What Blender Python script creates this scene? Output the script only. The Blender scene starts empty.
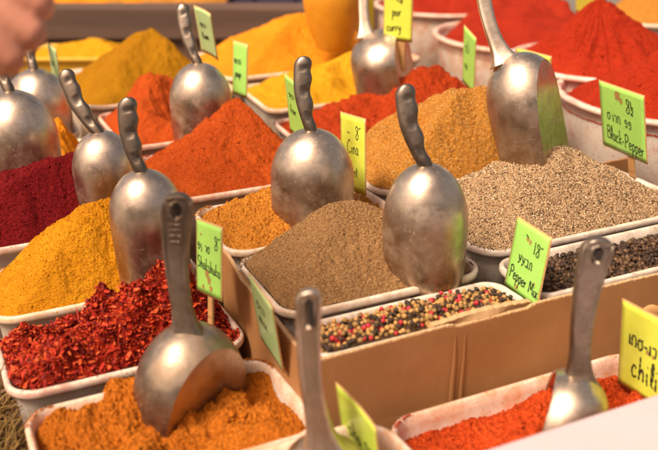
import bpy, bmesh, math, random
import numpy as np
from mathutils import Vector, Matrix, Quaternion
random.seed(7); RNG = np.random.default_rng(11)
C = bpy.context.scene.collection
R = math.radians

# ------------------------------------------------------------------ camera
TH = R(23); F = 878.0; CAMZ = 0.53
RIGHT = Vector((1, 0, 0)); UP = Vector((0, math.sin(TH), math.cos(TH))); FWD = Vector((0, math.cos(TH), -math.sin(TH)))
CAM = Vector((0, 0, CAMZ))
def ray(px, py): return RIGHT*((px-329)/F) - UP*((py-225)/F) + FWD
def at(px, py, z):                       # survey: where the line of sight meets the level z
    d = ray(px, py); t = (z-CAMZ)/d.z; return CAM + d*t
def atd(px, py, dep): return CAM + ray(px, py)*dep
AX = Vector((math.sin(R(64.5)), math.cos(R(64.5)), 0)); BX = Vector((-AX.y, AX.x, 0))
def G(a, b, z=0): v = AX*a + BX*b; return Vector((v.x, v.y, z))     # stall grid -> world
GROT = math.atan2(AX.y, AX.x)

# ------------------------------------------------------------------ helpers
def tag(o, label=None, cat=None, group=None, kind=None):
    if label: o['label'] = label
    if cat: o['category'] = cat
    if group: o['group'] = group
    if kind: o['kind'] = kind
    return o
def empty(name, loc=(0, 0, 0), mat=None):
    o = bpy.data.objects.new(name, None); C.objects.link(o); o.empty_display_size = .02
    if mat is not None: o.matrix_world = mat
    else: o.location = loc
    return o
def link_mesh(name, me, mat, parent=None, smooth=True):
    o = bpy.data.objects.new(name, me); C.objects.link(o)
    if mat is not None: me.materials.append(mat)
    if smooth: me.polygons.foreach_set('use_smooth', [True]*len(me.polygons))
    if parent: o.parent = parent
    return o
def pymesh(name, v, f, mat, parent=None, smooth=True):
    me = bpy.data.meshes.new(name)
    me.from_pydata([tuple(x) for x in v], [], [tuple(int(i) for i in q) for q in f]); me.update()
    return link_mesh(name, me, mat, parent, smooth)
def npmesh(name, V, Fa, mat, parent=None, smooth=True):
    """V (n,3), Fa (m,k) equal polygons"""
    V = np.asarray(V, dtype=np.float32); Fa = np.asarray(Fa, dtype=np.int32)
    me = bpy.data.meshes.new(name); me.vertices.add(len(V)); me.vertices.foreach_set('co', V.ravel())
    k = Fa.shape[1]; me.loops.add(Fa.size); me.loops.foreach_set('vertex_index', Fa.ravel())
    me.polygons.add(len(Fa)); me.polygons.foreach_set('loop_start', np.arange(0, Fa.size, k, dtype=np.int32))
    me.polygons.foreach_set('loop_total', np.full(len(Fa), k, dtype=np.int32))
    me.update(calc_edges=True); me.validate()
    return link_mesh(name, me, mat, parent, smooth)
def box_bm(bm, lo, hi, M=None):
    r = bmesh.ops.create_cube(bm, size=1)
    for v in r['verts']:
        v.co = Vector([lo[i] + (v.co[i]+.5)*(hi[i]-lo[i]) for i in range(3)])
        if M is not None: v.co = M @ v.co
    return r['verts']
def bm_obj(name, bm, mat, parent=None, smooth=False, bevel=0):
    me = bpy.data.meshes.new(name); bm.to_mesh(me); bm.free()
    o = link_mesh(name, me, mat, parent, smooth)
    if bevel:
        b = o.modifiers.new('bevel', 'BEVEL'); b.width = bevel; b.segments = 2; b.limit_method = 'ANGLE'
    return o
def hsh(ix, iy, s):
    n = (ix.astype(np.int64)*374761393 + iy.astype(np.int64)*668265263 + s*974711) & 0x7fffffff
    n = ((n ^ (n >> 13)) * 1274126177) & 0x7fffffff
    return ((n ^ (n >> 16)) & 0xffff)/65535.0
def vnoise(x, y, s=0):
    ix = np.floor(x).astype(int); iy = np.floor(y).astype(int); fx = x-ix; fy = y-iy
    fx = fx*fx*fx*(fx*(fx*6-15)+10); fy = fy*fy*fy*(fy*(fy*6-15)+10)
    a = hsh(ix, iy, s); b = hsh(ix+1, iy, s); c = hsh(ix, iy+1, s); d = hsh(ix+1, iy+1, s)
    return (a+(b-a)*fx)*(1-fy) + (c+(d-c)*fx)*fy - .5
def fbm(x, y, f, o=4, s=0, g=.5):
    t = 0; a = 1
    for i in range(o):
        t = t + a*vnoise(x*f+17.3*i, y*f-9.1*i, s+i*7); f *= 2.03; a *= g
    return t

# ------------------------------------------------------------------ materials
class NT:
    def __init__(s, name):
        s.m = bpy.data.materials.new(name); s.m.use_nodes = True; s.t = s.m.node_tree; s.t.nodes.clear()
        s.out = s.n('ShaderNodeOutputMaterial'); s.p = s.n('ShaderNodeBsdfPrincipled'); s.l(s.p.outputs[0], s.out.inputs[0])
        s.geo = None
    def n(s, typ, **k):
        n = s.t.nodes.new(typ)
        for a, b in k.items():
            if a in n.inputs: n.inputs[a].default_value = b
            else: setattr(n, a, b)
        return n
    def l(s, a, b): s.t.links.new(a, b)
    def pos(s):
        if not s.geo: s.geo = s.n('ShaderNodeTexCoord')
        return s.geo.outputs['Object']
    def noise(s, scale, detail=4, rough=.55, vec=None, dist=0):
        n = s.n('ShaderNodeTexNoise'); n.inputs['Scale'].default_value = scale; n.inputs['Detail'].default_value = detail
        n.inputs['Roughness'].default_value = rough; n.inputs['Distortion'].default_value = dist
        s.l(vec or s.pos(), n.inputs['Vector']); return n.outputs['Fac']
    def ramp(s, fac, stops, interp='LINEAR'):
        r = s.n('ShaderNodeValToRGB'); r.color_ramp.interpolation = interp; e = r.color_ramp.elements
        while len(e) < len(stops): e.new(.5)
        for i, (p, c) in enumerate(stops):
            e[i].position = p; c = (c,)*3 if isinstance(c, (int, float)) else c
            e[i].color = (*c[:3], 1)
        s.l(fac, r.inputs[0]); return r.outputs[0]
    def mix(s, fac, a, b, mode='MIX'):
        m = s.n('ShaderNodeMix'); m.data_type = 'RGBA'; m.blend_type = mode
        for v, i in ((fac, 0), (a, 6), (b, 7)):
            if hasattr(v, 'type') and not isinstance(v, (int, float)): s.l(v, m.inputs[i])
            elif i == 0: m.inputs[0].default_value = v
            else: m.inputs[i].default_value = (*v[:3], 1)
        return m.outputs[2]
    def bump(s, h, strength, dist, prev=None):
        b = s.n('ShaderNodeBump'); b.inputs['Strength'].default_value = strength; b.inputs['Distance'].default_value = dist
        s.l(h, b.inputs['Height'])
        if prev: s.l(prev, b.inputs['Normal'])
        return b.outputs[0]
    def set(s, **k):
        for a, b in k.items():
            a = a.replace('_', ' '); i = s.p.inputs[a]
            if hasattr(b, 'links') or hasattr(b, 'is_linked'): s.l(b, i)
            else: i.default_value = (*b, 1) if isinstance(b, tuple) and 'Color' in a else b
        return s.m
def cmul(c, k): return tuple(min(1, x*k) for x in c)

def powder(name, c, c2=None, grain=900, var=.25, bump=.5, dark=None):
    m = NT(name); c2 = c2 or cmul(c, 1.25); dark = dark or cmul(c, .5)
    base = m.ramp(m.noise(16, 6, .65), [(.3, cmul(c, .82)), (.5, c), (.7, c2)])
    sp = m.ramp(m.noise(grain*.62, 3, .7), [(.36, dark), (.5, c), (.64, cmul(c2, 1.3))])
    col = m.mix(min(.8, var+.15), base, sp)
    pit = m.ramp(m.noise(240, 4, .75), [(.30, .5), (.42, 1.)])
    col = m.mix(.5, col, pit, 'MULTIPLY')
    n = m.bump(m.noise(grain*.45, 4, .8), min(1, bump+.15), .0028)
    n = m.bump(m.noise(120, 6, .6), .6, .006, n)
    return m.set(Base_Color=col, Roughness=.95, Specular_IOR_Level=.1, Normal=n)
def grains_mat(name, cols, rough=.75):
    m = NT(name); g = m.n('ShaderNodeNewGeometry')
    k = len(cols); col = m.ramp(g.outputs['Random Per Island'], [(i/k, c) for i, c in enumerate(cols)], 'CONSTANT')
    col = m.mix(.35, col, m.ramp(m.noise(500, 3), [(.3, .12), (.7, .95)]), 'OVERLAY')
    return m.set(Base_Color=col, Roughness=rough, Specular_IOR_Level=.25)
def metal(name, dust=(.36, .17, .05), amt=.5, seed=0., tone=1.):
    m = NT(name); v = m.n('ShaderNodeMapping'); v.inputs['Location'].default_value = (seed, seed*2.1, seed*.7); m.l(m.pos(), v.inputs[0]); v = v.outputs[0]
    big = m.noise(22, 6, .62, v); fine = m.noise(340, 5, .7, v)
    w = m.n('ShaderNodeMapping'); w.inputs['Scale'].default_value = (1, 1, .1); m.l(v, w.inputs[0])
    brush = m.noise(160, 3, .6, w.outputs[0])
    met = m.mix(m.ramp(big, [(.35, 0.), (.7, 1.)]), cmul((.52, .40, .29), tone), cmul((.76, .64, .52), tone))
    met = m.mix(.10, met, m.ramp(brush, [(.3, .25*tone), (.7, .8*tone)]))
    met = m.mix(m.ramp(m.noise(60, 6, .7, v), [(.45, 0.), (.75, .45)]), met, cmul((.30, .21, .15), tone))
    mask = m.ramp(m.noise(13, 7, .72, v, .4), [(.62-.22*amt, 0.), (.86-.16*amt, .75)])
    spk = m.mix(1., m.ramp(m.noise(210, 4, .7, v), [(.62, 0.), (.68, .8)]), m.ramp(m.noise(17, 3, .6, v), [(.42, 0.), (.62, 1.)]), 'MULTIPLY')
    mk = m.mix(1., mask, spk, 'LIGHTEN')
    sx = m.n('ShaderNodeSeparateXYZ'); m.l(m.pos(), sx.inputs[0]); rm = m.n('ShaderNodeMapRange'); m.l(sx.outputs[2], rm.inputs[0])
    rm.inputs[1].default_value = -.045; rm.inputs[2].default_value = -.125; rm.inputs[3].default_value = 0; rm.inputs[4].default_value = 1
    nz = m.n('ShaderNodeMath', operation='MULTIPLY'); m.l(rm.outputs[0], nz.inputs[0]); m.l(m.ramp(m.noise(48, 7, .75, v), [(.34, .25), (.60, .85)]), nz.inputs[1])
    met = m.mix(nz.outputs[0], met, cmul((.30, .19, .105), tone))  # browner towards the bottom: contact dirt plus reflected dark spice painted into colour
    scr = m.n('ShaderNodeMapping'); scr.inputs['Rotation'].default_value = (.3, .5, .2); scr.inputs['Scale'].default_value = (1, .04, 1); m.l(v, scr.inputs[0])
    met = m.mix(m.ramp(m.noise(260, 2, .5, scr.outputs[0]), [(.66, 0.), (.70, .35)]), met, cmul((.85, .78, .7), tone))
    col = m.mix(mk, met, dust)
    inv = m.n('ShaderNodeMath', operation='MULTIPLY_ADD'); m.l(mk, inv.inputs[0]); inv.inputs[1].default_value = -.7; inv.inputs[2].default_value = .96
    ro = m.ramp(m.noise(45, 5, .6, v), [(.3, .27), (.7, .46)])
    n = m.bump(brush, .05, .0005); n = m.bump(m.noise(38, 3, .5, v), .18, .0022, n); n = m.bump(fine, .1, .0006, n)
    return m.set(Base_Color=col, Metallic=inv.outputs[0], Roughness=m.mix(mk, ro, (.85, .85, .85)), Normal=n)
def plastic(name, stain, amt=.5, base=(.84, .73, .62)):
    m = NT(name)
    mk = m.ramp(m.noise(26, 7, .7), [(.66-.3*amt, 0.), (.84-.14*amt, .9)])
    sp = m.ramp(m.noise(230, 3, .65), [(.6, 0.), (.68, .9)])
    sx = m.n('ShaderNodeSeparateXYZ'); m.l(m.pos(), sx.inputs[0]); rm = m.n('ShaderNodeMapRange'); m.l(sx.outputs[2], rm.inputs[0])
    rm.inputs[1].default_value = -.03; rm.inputs[2].default_value = .0; rm.inputs[3].default_value = 0; rm.inputs[4].default_value = 1
    nz = m.n('ShaderNodeMath', operation='MULTIPLY'); m.l(rm.outputs[0], nz.inputs[0]); m.l(m.ramp(m.noise(34, 7, .72), [(.40, 0.), (.62, .35+.5*amt)]), nz.inputs[1])
    mk = m.mix(1., mk, nz.outputs[0], 'LIGHTEN')
    col = m.mix(m.mix(1., mk, sp, 'LIGHTEN'), m.mix(m.noise(9, 3), base, cmul(base, .84)), stain)
    return m.set(Base_Color=col, Roughness=.42, Subsurface_Weight=.25, Subsurface_Radius=(.02, .012, .008), Subsurface_Scale=.3,
                 Normal=m.bump(m.noise(60, 4), .15, .002))
def flat(name, c, rough=.7, var=.15, scale=40, **k):
    m = NT(name); col = m.mix(m.noise(scale, 6, .65), cmul(c, 1-var), cmul(c, 1+var))
    return m.set(Base_Color=col, Roughness=rough, Normal=m.bump(m.noise(scale*3, 4), .2, .002), **k)
def cardboard_mat():
    m = NT('cardboard')
    v = m.n('ShaderNodeMapping'); v.inputs['Scale'].default_value = (1, 1, .08); m.l(m.pos(), v.inputs[0])
    st = m.noise(170, 3, .5, v.outputs[0]); big = m.noise(9, 6, .6)
    col = m.ramp(big, [(.3, (.39, .185, .068)), (.55, (.45, .22, .085)), (.75, (.50, .26, .11))])
    col = m.mix(.02, col, m.ramp(st, [(.35, .1), (.65, .75)]), 'OVERLAY')
    dirt = m.ramp(m.noise(60, 6, .7), [(.60, 0.), (.72, .35)])
    col = m.mix(dirt, col, (.34, .15, .04))
    return m.set(Base_Color=col, Roughness=.85, Specular_IOR_Level=.2, Normal=m.bump(big, .15, .006, m.bump(st, .015, .0004)))
def wood(name, c, sc=30):
    m = NT(name); v = m.n('ShaderNodeMapping'); v.inputs['Scale'].default_value = (.08, 1, 1); m.l(m.pos(), v.inputs[0])
    col = m.ramp(m.noise(sc, 7, .65, v.outputs[0], .6), [(.3, cmul(c, .6)), (.5, c), (.7, cmul(c, 1.35))])
    return m.set(Base_Color=col, Roughness=.7, Normal=m.bump(m.noise(sc*3, 5, .6, v.outputs[0]), .3, .003))
def card_mat(name, c):
    m = NT(name); col = m.mix(m.ramp(m.noise(45, 5, .6), [(.3, 0.), (.8, .45)]), c, cmul(c, .72))
    col = m.mix(m.ramp(m.noise(70, 7, .75, None, 1.), [(.63, 0.), (.72, .75)]), col, (.42, .22, .05))
    return m.set(Base_Color=col, Roughness=.3, Specular_IOR_Level=.4, Normal=m.bump(m.noise(30, 2), .2, .004))

CARDB = cardboard_mat()
CUT = flat('cut_cardboard', (.54, .34, .17), .9, .2, 120)
INK = flat('ink', (.012, .012, .015), .5)
GREEN = card_mat('green_paper', (.38, .74, .15)); YELLOW = card_mat('yellow_paper', (.70, .78, .09)); PALE = card_mat('pale_green_paper', (.46, .66, .30))
LIME = card_mat('lime_paper', (.50, .64, .08))
STAIN = flat('spice_stain', (.36, .22, .06), .8, .5, 400)
EDGE = flat('laminate_edge', (.55, .33, .13), .45, .35, 120)
STAKE = wood('stake_wood', (.50, .27, .10), 90)

# ------------------------------------------------------------------ tubs
def ring_rr(hx, hy, r, m=96):
    """rounded rectangle outline, m points"""
    r = min(r, hx*.999, hy*.999); pts = []
    q = m//4
    for k, (sx, sy) in enumerate(((1, 1), (-1, 1), (-1, -1), (1, -1))):
        for i in range(q):
            t = (k + i/(q-1))*math.pi/2
            pts.append((sx*(hx-r) + r*math.cos(t), sy*(hy-r) + r*math.sin(t)))
    return pts
class Tub: pass
def tub(label, cen, hx, hy, r, rim, depth, mat, rot=GROT, name='spice_tub', group='plastic spice tubs', lip=.0050, wob=0.):
    t = Tub(); t.c = Vector(cen); t.hx = hx; t.hy = hy; t.r = r; t.rot = rot; t.rim = rim
    prof = [(-.35*depth*.2-.004, -depth), (-.012*depth/.1, -depth*.98), (-.004, -.016), (-.0005, -.011), (lip*.7, -.0105), (lip, -.007), (lip, -.002), (lip*.75, 0.0), (.0005, .0004),
            (-.0015, -.0015), (-.004, -.012), (-.014, -depth*.95), (-.03, -depth*.97)]
    V = []; M = 96
    for d, z in prof:
        for i, (x, y) in enumerate(ring_rr(hx+d, hy+d, max(r+d, .004), M)):
            w = wob*(math.sin(x*31+y*17+hx*90)*.0014 + math.sin(x*12-y*23)*.001) if z > -.02 else 0
            V.append((x + w, y - w, z + w))
    Fc = []
    for k in range(len(prof)-1):
        for i in range(M): j = (i+1) % M; Fc.append((k*M+i, k*M+j, (k+1)*M+j, (k+1)*M+i))
    Fc.append(tuple(range(M))[::-1]); Fc.append(tuple((len(prof)-1)*M+i for i in range(M)))
    o = pymesh(name, V, Fc, mat); o.location = (t.c.x, t.c.y, rim); o.rotation_euler = (0, 0, rot)
    tag(o, label, 'tub', group); t.o = o
    return t
def gtub(label, a0, a1, b0, b1, rim, depth, mat, r=.03, **k):
    return tub(label, G((a0+a1)/2, (b0+b1)/2), (a1-a0)/2-.007, (b1-b0)/2-.007, r, rim, depth, mat, wob=1, **k)
def tinside(t, x, y, ins=.0035):
    """signed field for the inner outline: <0 inside (local coords)"""
    r = max(t.r-ins, .003); qx = np.abs(x)-(t.hx-ins-r); qy = np.abs(y)-(t.hy-ins-r)
    return np.hypot(np.maximum(qx, 0), np.maximum(qy, 0)) + np.minimum(np.maximum(qx, qy), 0) - r

def heap(label, t, peak, pz, ez, mat, amp=.004, freq=40, furrow=0, p=1., eps=.12, dents=(), lumps=(), nr=150, na=300, seed=1, name='spice_heap', cat='spice heap', fine=.0006, group='heaps of ground spice', rootlabel=True):
    """ground spice piled in tub t: peak (world xy), pz = top height, ez = height at the tub wall"""
    ca, sa = math.cos(-t.rot), math.sin(-t.rot); d = Vector(peak) - t.c
    qx = d.x*ca - d.y*sa; qy = d.x*sa + d.y*ca
    th = np.linspace(0, 2*np.pi, na, endpoint=False); cx, cy = np.cos(th), np.sin(th)
    lo = np.zeros(na); hi = np.full(na, 1.2)
    for _ in range(26):
        mid = (lo+hi)/2; ins = tinside(t, qx+cx*mid, qy+cy*mid) < 0
        lo = np.where(ins, mid, lo); hi = np.where(ins, hi, mid)
    k = np.linspace(0, 1, nr)[1:]**.9
    K, TT = np.meshgrid(k, np.arange(na), indexing='ij')
    X = qx + K*lo[TT]*cx[TT]; Y = qy + K*lo[TT]*cy[TT]
    X = np.concatenate([[qx], X.ravel()]); Y = np.concatenate([[qy], Y.ravel()]); KK = np.concatenate([[0], K.ravel()])
    AN = np.concatenate([[0], th[TT].ravel()])
    wx = t.c.x + X*math.cos(t.rot) - Y*math.sin(t.rot); wy = t.c.y + X*math.sin(t.rot) + Y*math.cos(t.rot)
    def surf(wx, wy, KK, AN):
        kk = (np.sqrt(KK**2 + eps**2) - eps)/(math.sqrt(1+eps**2)-eps)
        kk = kk + .10*fbm(wx, wy, 9, 2, seed+40)*np.sin(np.pi*np.clip(KK, 0, 1))
        kk = kk + .055*(1-2*np.abs(fbm(wx, wy, 16, 2, seed+61)))*np.sin(np.pi*np.clip(KK, 0, 1))*(1 if pz-ez > .05 else 0)
        z = pz + (ez-pz)*np.clip(kk, 0, 1.2)**p
        ed = 1-.85*np.clip(KK, 0, 1)**7; z = z + ed*amp*fbm(wx, wy, freq, 5, seed)*1.6
        if furrow: z = z + furrow*(np.abs(vnoise(AN*5.1, KK*1.7, seed+3)) + .6*np.abs(vnoise(AN*11, KK*3, seed+5)))*np.sin(np.pi*np.clip(KK, 0, 1)**.7)*-2
        for (dx, dy, rr, h) in dents:
            z = z + h*np.exp(-(((wx-dx)**2+(wy-dy)**2)/rr**2)**1.4)
        z = z + fine*fbm(wx, wy, 420, 3, seed+9)*1.6 + ed*(.0020*np.maximum(fbm(wx, wy, 130, 4, seed+21), -.1) - .0035*np.maximum(fbm(wx, wy, 38, 3, seed+23)-.22, 0)*3)
        return z
    Z = surf(wx, wy, KK, AN)
    V = np.stack([wx, wy, Z], 1)
    idx = lambda r_, a_: 1 + r_*na + (a_ % na)
    rr, aa = np.meshgrid(np.arange(nr-2), np.arange(na), indexing='ij')
    Fq = np.stack([idx(rr, aa), idx(rr+1, aa), idx(rr+1, aa+1), idx(rr, aa+1)], -1).reshape(-1, 4)
    fan = np.stack([np.zeros(na, int), idx(0, np.arange(na)), idx(0, np.arange(na)+1), idx(0, np.arange(na)+1)], 1)
    # fan as thin quads is invalid: join with triangles through python mesh
    me = bpy.data.meshes.new(name); Vf = V.astype(np.float32)
    me.vertices.add(len(V)); me.vertices.foreach_set('co', Vf.ravel())
    tri = fan[:, :3]; loops = np.concatenate([tri.ravel(), Fq.ravel()]).astype(np.int32)
    me.loops.add(len(loops)); me.loops.foreach_set('vertex_index', loops)
    st = np.concatenate([np.arange(na)*3, na*3 + np.arange(len(Fq))*4]).astype(np.int32)
    tot = np.concatenate([np.full(na, 3), np.full(len(Fq), 4)]).astype(np.int32)
    me.polygons.add(len(st)); me.polygons.foreach_set('loop_start', st); me.polygons.foreach_set('loop_total', tot)
    me.update(calc_edges=True)
    o = link_mesh(name, me, mat)
    if rootlabel: tag(o, label, cat, group)
    o['_'] = 0; del o['_']
    h = Tub(); h.o = o; h.V = V; h.t = t; h.grid = (nr-1, na)
    return h
def sample(h, n, rng=RNG):
    """n points evenly over the heap's surface (world) with normals"""
    V = h.V; nr, na = h.grid
    P = V[1:].reshape(nr, na, 3)
    a = P[:-1]; b = P[1:]; c = np.roll(b, -1, 1); d = np.roll(a, -1, 1)
    N = np.cross(b-a, d-a); ar = np.hypot(N[..., 0]*0, N[..., 2]).ravel(); ar = np.abs(ar); w = ar/ar.sum()
    i = rng.choice(len(w), n, p=w); u = rng.random((n, 1)); v = rng.random((n, 1))
    A = a.reshape(-1, 3)[i]; B = b.reshape(-1, 3)[i]; Cc = c.reshape(-1, 3)[i]; D = d.reshape(-1, 3)[i]
    return (A*(1-u)+B*u)*(1-v) + (D*(1-u)+Cc*u)*v
OCT = (np.array([(1, 0, 0), (-1, 0, 0), (0, 1, 0), (0, -1, 0), (0, 0, 1), (0, 0, -1)], float), np.array([(0, 2, 4), (2, 1, 4), (1, 3, 4), (3, 0, 4), (2, 0, 5), (1, 2, 5), (3, 1, 5), (0, 3, 5)]))
def ico(sub):
    bm = bmesh.new(); bmesh.ops.create_icosphere(bm, subdivisions=sub, radius=1)
    v = np.array([x.co[:] for x in bm.verts]); f = np.array([[q.index for q in p.verts] for p in bm.faces]); bm.free(); return v, f
def rotm(n, rng):
    q = rng.normal(size=(n, 4)); q /= np.linalg.norm(q, axis=1)[:, None]; w, x, y, z = q.T
    return np.stack([1-2*(y*y+z*z), 2*(x*y-z*w), 2*(x*z+y*w), 2*(x*y+z*w), 1-2*(x*x+z*z), 2*(y*z-x*w), 2*(x*z-y*w), 2*(y*z+x*w), 1-2*(x*x+y*y)], 1).reshape(n, 3, 3)
def scatter(name, pts, shape, size, asp, mat, parent, rng=RNG, flatn=0., jit=.35, smooth=False, lift=0.):
    n = len(pts); v, f = shape; k = len(v)
    S = size*(1+jit*rng.normal(size=(n, 1)).clip(-1.5, 1.8))*np.asarray(asp)[None, :]*(1+.25*rng.normal(size=(n, 3)).clip(-1, 1))
    M = rotm(n, rng)
    L = v[None]*S[:, None, :]
    W = np.einsum('nij,nkj->nki', M, L)
    if flatn: W[..., 2] *= (1-flatn)
    W = W + pts[:, None, :]; W[..., 2] += lift
    Fa = (f[None] + (np.arange(n)*k)[:, None, None]).reshape(-1, f.shape[1])
    return npmesh(name, W.reshape(-1, 3), Fa, mat, parent, smooth)
def as_thing(h, label, cat='spice heap', group='heaps of whole and crushed spice'):
    e = empty('spice_heap', h.t.o.location); tag(e, label, cat, group)
    h.o.name = 'mound'; h.o.parent = e; h.o.matrix_parent_inverse = e.matrix_world.inverted() if False else Matrix.Translation(-Vector(e.location))
    h.root = e
    return e
def part_of(o, e):
    o.parent = e; o.matrix_parent_inverse = Matrix.Translation(-Vector(e.location)); return o

# ------------------------------------------------------------------ scoops
def ss(a, b, x): t_ = min(1, max(0, (x-a)/(b-a))); return t_*t_*(3-2*t_)
def vec(p): return Vector(p)
def scoop(label, neck, W, L, tip, mouth, style, mat, axis=(0, 0, -1), c=.22, dy=.92, hmat=None, bend=-.006, taper=.06, dome=.62, tipcut=.25, k=1., face=None, wscale=1., off=0., flatb=False, tilt=-.10, relief=True):
    neck = vec(neck); Z = -vec(axis).normalized(); Y = vec(mouth); Y = (Y - Z*Y.dot(Z)).normalized(); X = Y.cross(Z)
    Mx = Matrix.Translation(neck) @ Matrix((X, Y, Z)).transposed().to_4x4()
    root = empty('spice_scoop', mat=Mx); tag(root, label, 'scoop', 'metal scoops stuck in the spices')
    rx = W/2; a = dome*W
    bm = bmesh.new(); NU, NV = 44, 72; rows = []
    top = bm.verts.new((0, 0, 0))
    for i in range(1, NU):
        t = L*(i/(NU-1))**1.5
        if t < a: r = (1-(1-t/a)**2.15)**(1/2.0)
        else: r = 1 - taper*((t-a)/(L-a))**1.5
        rows.append([bm.verts.new((rx*r*math.sin(2*math.pi*j/NV), rx*dy*r*math.cos(2*math.pi*j/NV), -t)) for j in range(NV)])
    for j in range(NV):
        bm.faces.new((top, rows[0][j], rows[0][(j+1) % NV]))
        for q in range(len(rows)-1): bm.faces.new((rows[q][j], rows[q+1][j], rows[q+1][(j+1) % NV], rows[q][(j+1) % NV]))
    if off:
        dz = a*(1-(1-(2*off/dy)**2)**(1/2.15))
        for v_ in bm.verts: v_.co.y += off*W; v_.co.z += dz
    n1 = Vector((0, 1, tilt)).normalized()
    bmesh.ops.bisect_plane(bm, geom=bm.verts[:]+bm.edges[:]+bm.faces[:], plane_co=Vector((0, (c+off)*W, -.3*W)), plane_no=n1, clear_outer=True)
    if flatb:                                  # flat underside closed, mouth on the far side
        be = [e_ for e_ in bm.edges if e_.is_boundary and abs((e_.verts[0].co-Vector((0, (c+off)*W, -.3*W))).dot(n1)) < 1e-5 and abs((e_.verts[1].co-Vector((0, (c+off)*W, -.3*W))).dot(n1)) < 1e-5]
        cen = Vector((0, 0, 0)); zb = min(v_.co.z for e_ in be for v_ in e_.verts)
        top_v = max((v_ for e_ in be for v_ in e_.verts), key=lambda v_: v_.co.z)
        hv = bm.verts.new(Vector((0, (c+off)*W, -.3*W)) + (lambda d_: d_-n1*d_.dot(n1))(Vector((0, 0, -L*.75+.3*W))))
        for e_ in be: bm.faces.new((e_.verts[0], e_.verts[1], hv))
        lowv = [v_ for v_ in set(v_ for e_ in be for v_ in e_.verts) if v_.co.z < zb+1e-4]
        if len(lowv) >= 2:
            lowv.sort(key=lambda v_: v_.co.x); bm.faces.new((lowv[0], lowv[-1], hv)) if not bm.edges.get((lowv[0], lowv[-1])) else None
        bmesh.ops.recalc_face_normals(bm, faces=bm.faces[:])
        bmesh.ops.bisect_plane(bm, geom=bm.verts[:]+bm.edges[:]+bm.faces[:], plane_co=Vector((0, (off-.36)*W, -.5*W)), plane_no=Vector((0, -1, -.03)).normalized(), clear_outer=True)
        tipcut = 0
    bmesh.ops.bisect_plane(bm, geom=bm.verts[:]+bm.edges[:]+bm.faces[:], plane_co=Vector((0, -W*.45, -L)), plane_no=Vector((0, tipcut*1.2, -1)).normalized(), clear_outer=True)
    # a rolled lip round the mouth
    if flatb:
        for e_ in bm.edges:
            if len(e_.link_faces) == 2 and e_.calc_face_angle(0) > R(28): e_.smooth = True
    o = bm_obj('bowl', bm, mat, root, smooth=True)
    if flatb:
        b0_ = o.modifiers.new('round', 'BEVEL'); b0_.width = .0035; b0_.segments = 4; b0_.limit_method = 'ANGLE'; b0_.angle_limit = R(20)
        wn_ = o.modifiers.new('wn', 'WEIGHTED_NORMAL')
    s = o.modifiers.new('solid', 'SOLIDIFY'); s.thickness = .0026; s.offset = -1
    b = o.modifiers.new('bev', 'BEVEL'); b.width = .0009; b.segments = 2; b.limit_method = 'ANGLE'; b.angle_limit = R(50)
    # handle
    inv = Mx.inverted(); T1 = inv @ vec(tip); P0 = Vector((0, 0, -.004 if style == 'grip' else -.009)); Lh = (T1-P0).length
    fw = vec(face) if face is not None else -FWD
    fn = (inv.to_3x3() @ fw).normalized(); D = (T1-P0).normalized(); wv = D.cross(fn).normalized(); wv = wv if (Mx.to_3x3() @ wv).dot(RIGHT) > 0 else -wv
    fn = wv.cross(D).normalized(); fn = fn if (Mx.to_3x3() @ fn).dot(fw) > 0 else -fn
    NS, NC = (150, 88) if style != 'grip' else (80, 36)
    V = []
    for i in range(NS+1):
        s_ = i/NS; p = P0.lerp(T1, s_) + wv*(bend*math.sin(math.pi*s_))
        end = max(0, (s_-.0))*Lh
        rem = (1-s_)*Lh
        if style == 'grip':
            hw = (.0064 + .0036*min(1, s_*1.8))*wscale; hd = .0068*wscale
            bump_ = .0014*wscale*(math.cos(s_*3.1*2*math.pi - 1.2)) * ss(.02, .15, s_)*(1-ss(.72, .86, s_)) + .001*ss(.8, .9, s_)
            hw += .0012*math.exp(-end/.004)
        elif style == 'flat':
            hw = (.0062 + .0075*s_**1.3)*wscale; hd = (.0052 + .001*s_)*wscale; bump_ = 0
            hw += .013*math.exp(-end/.016); hd += .005*math.exp(-end/.014)
        else:
            hw = (.0068 + .0022*s_)*wscale; hd = .0048*wscale; bump_ = 0
            hw += .016*math.exp(-end/.017); hd += .010*math.exp(-end/.017)
        capr = hw; e = math.sqrt(max(0.0004, 1-(1-min(1, rem/capr))**2)) if rem < capr else 1
        ex = 2.4 if style == 'grip' else 4.2
        for j in range(NC):
            t = 2*math.pi*j/NC; cx, sy = math.cos(t), math.sin(t)
            if style != 'grip':
                u_ = 8*j/NC; sd_, f_ = int(u_//2), u_ % 2 - 1; cx, sy = ((1, f_), (-f_, 1), (-1, -f_), (f_, -1))[sd_]
                kk_ = (abs(cx)**ex+abs(sy)**ex)**(-1/ex); cx = math.copysign((abs(cx)*kk_)**(ex/2), cx); sy = math.copysign((abs(sy)*kk_)**(ex/2), sy)
            x = math.copysign(abs(cx)**(2/ex), cx)*hw*e; y = math.copysign(abs(sy)**(2/ex), sy)*hd*(.55+.45*e)
            if style == 'grip':
                if x > 0: x += bump_*e*min(1, x/hw*1.6)
                if y > 0 and abs(x) < hw*.75: y -= (.0004+.0026*max(0, -math.cos(s_*3.1*2*math.pi-1.2))*ss(-.5, .5, x/hw))*(1-(x/hw/.75)**2)*ss(.08, .2, s_)*(1-ss(.8, .9, s_))
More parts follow.
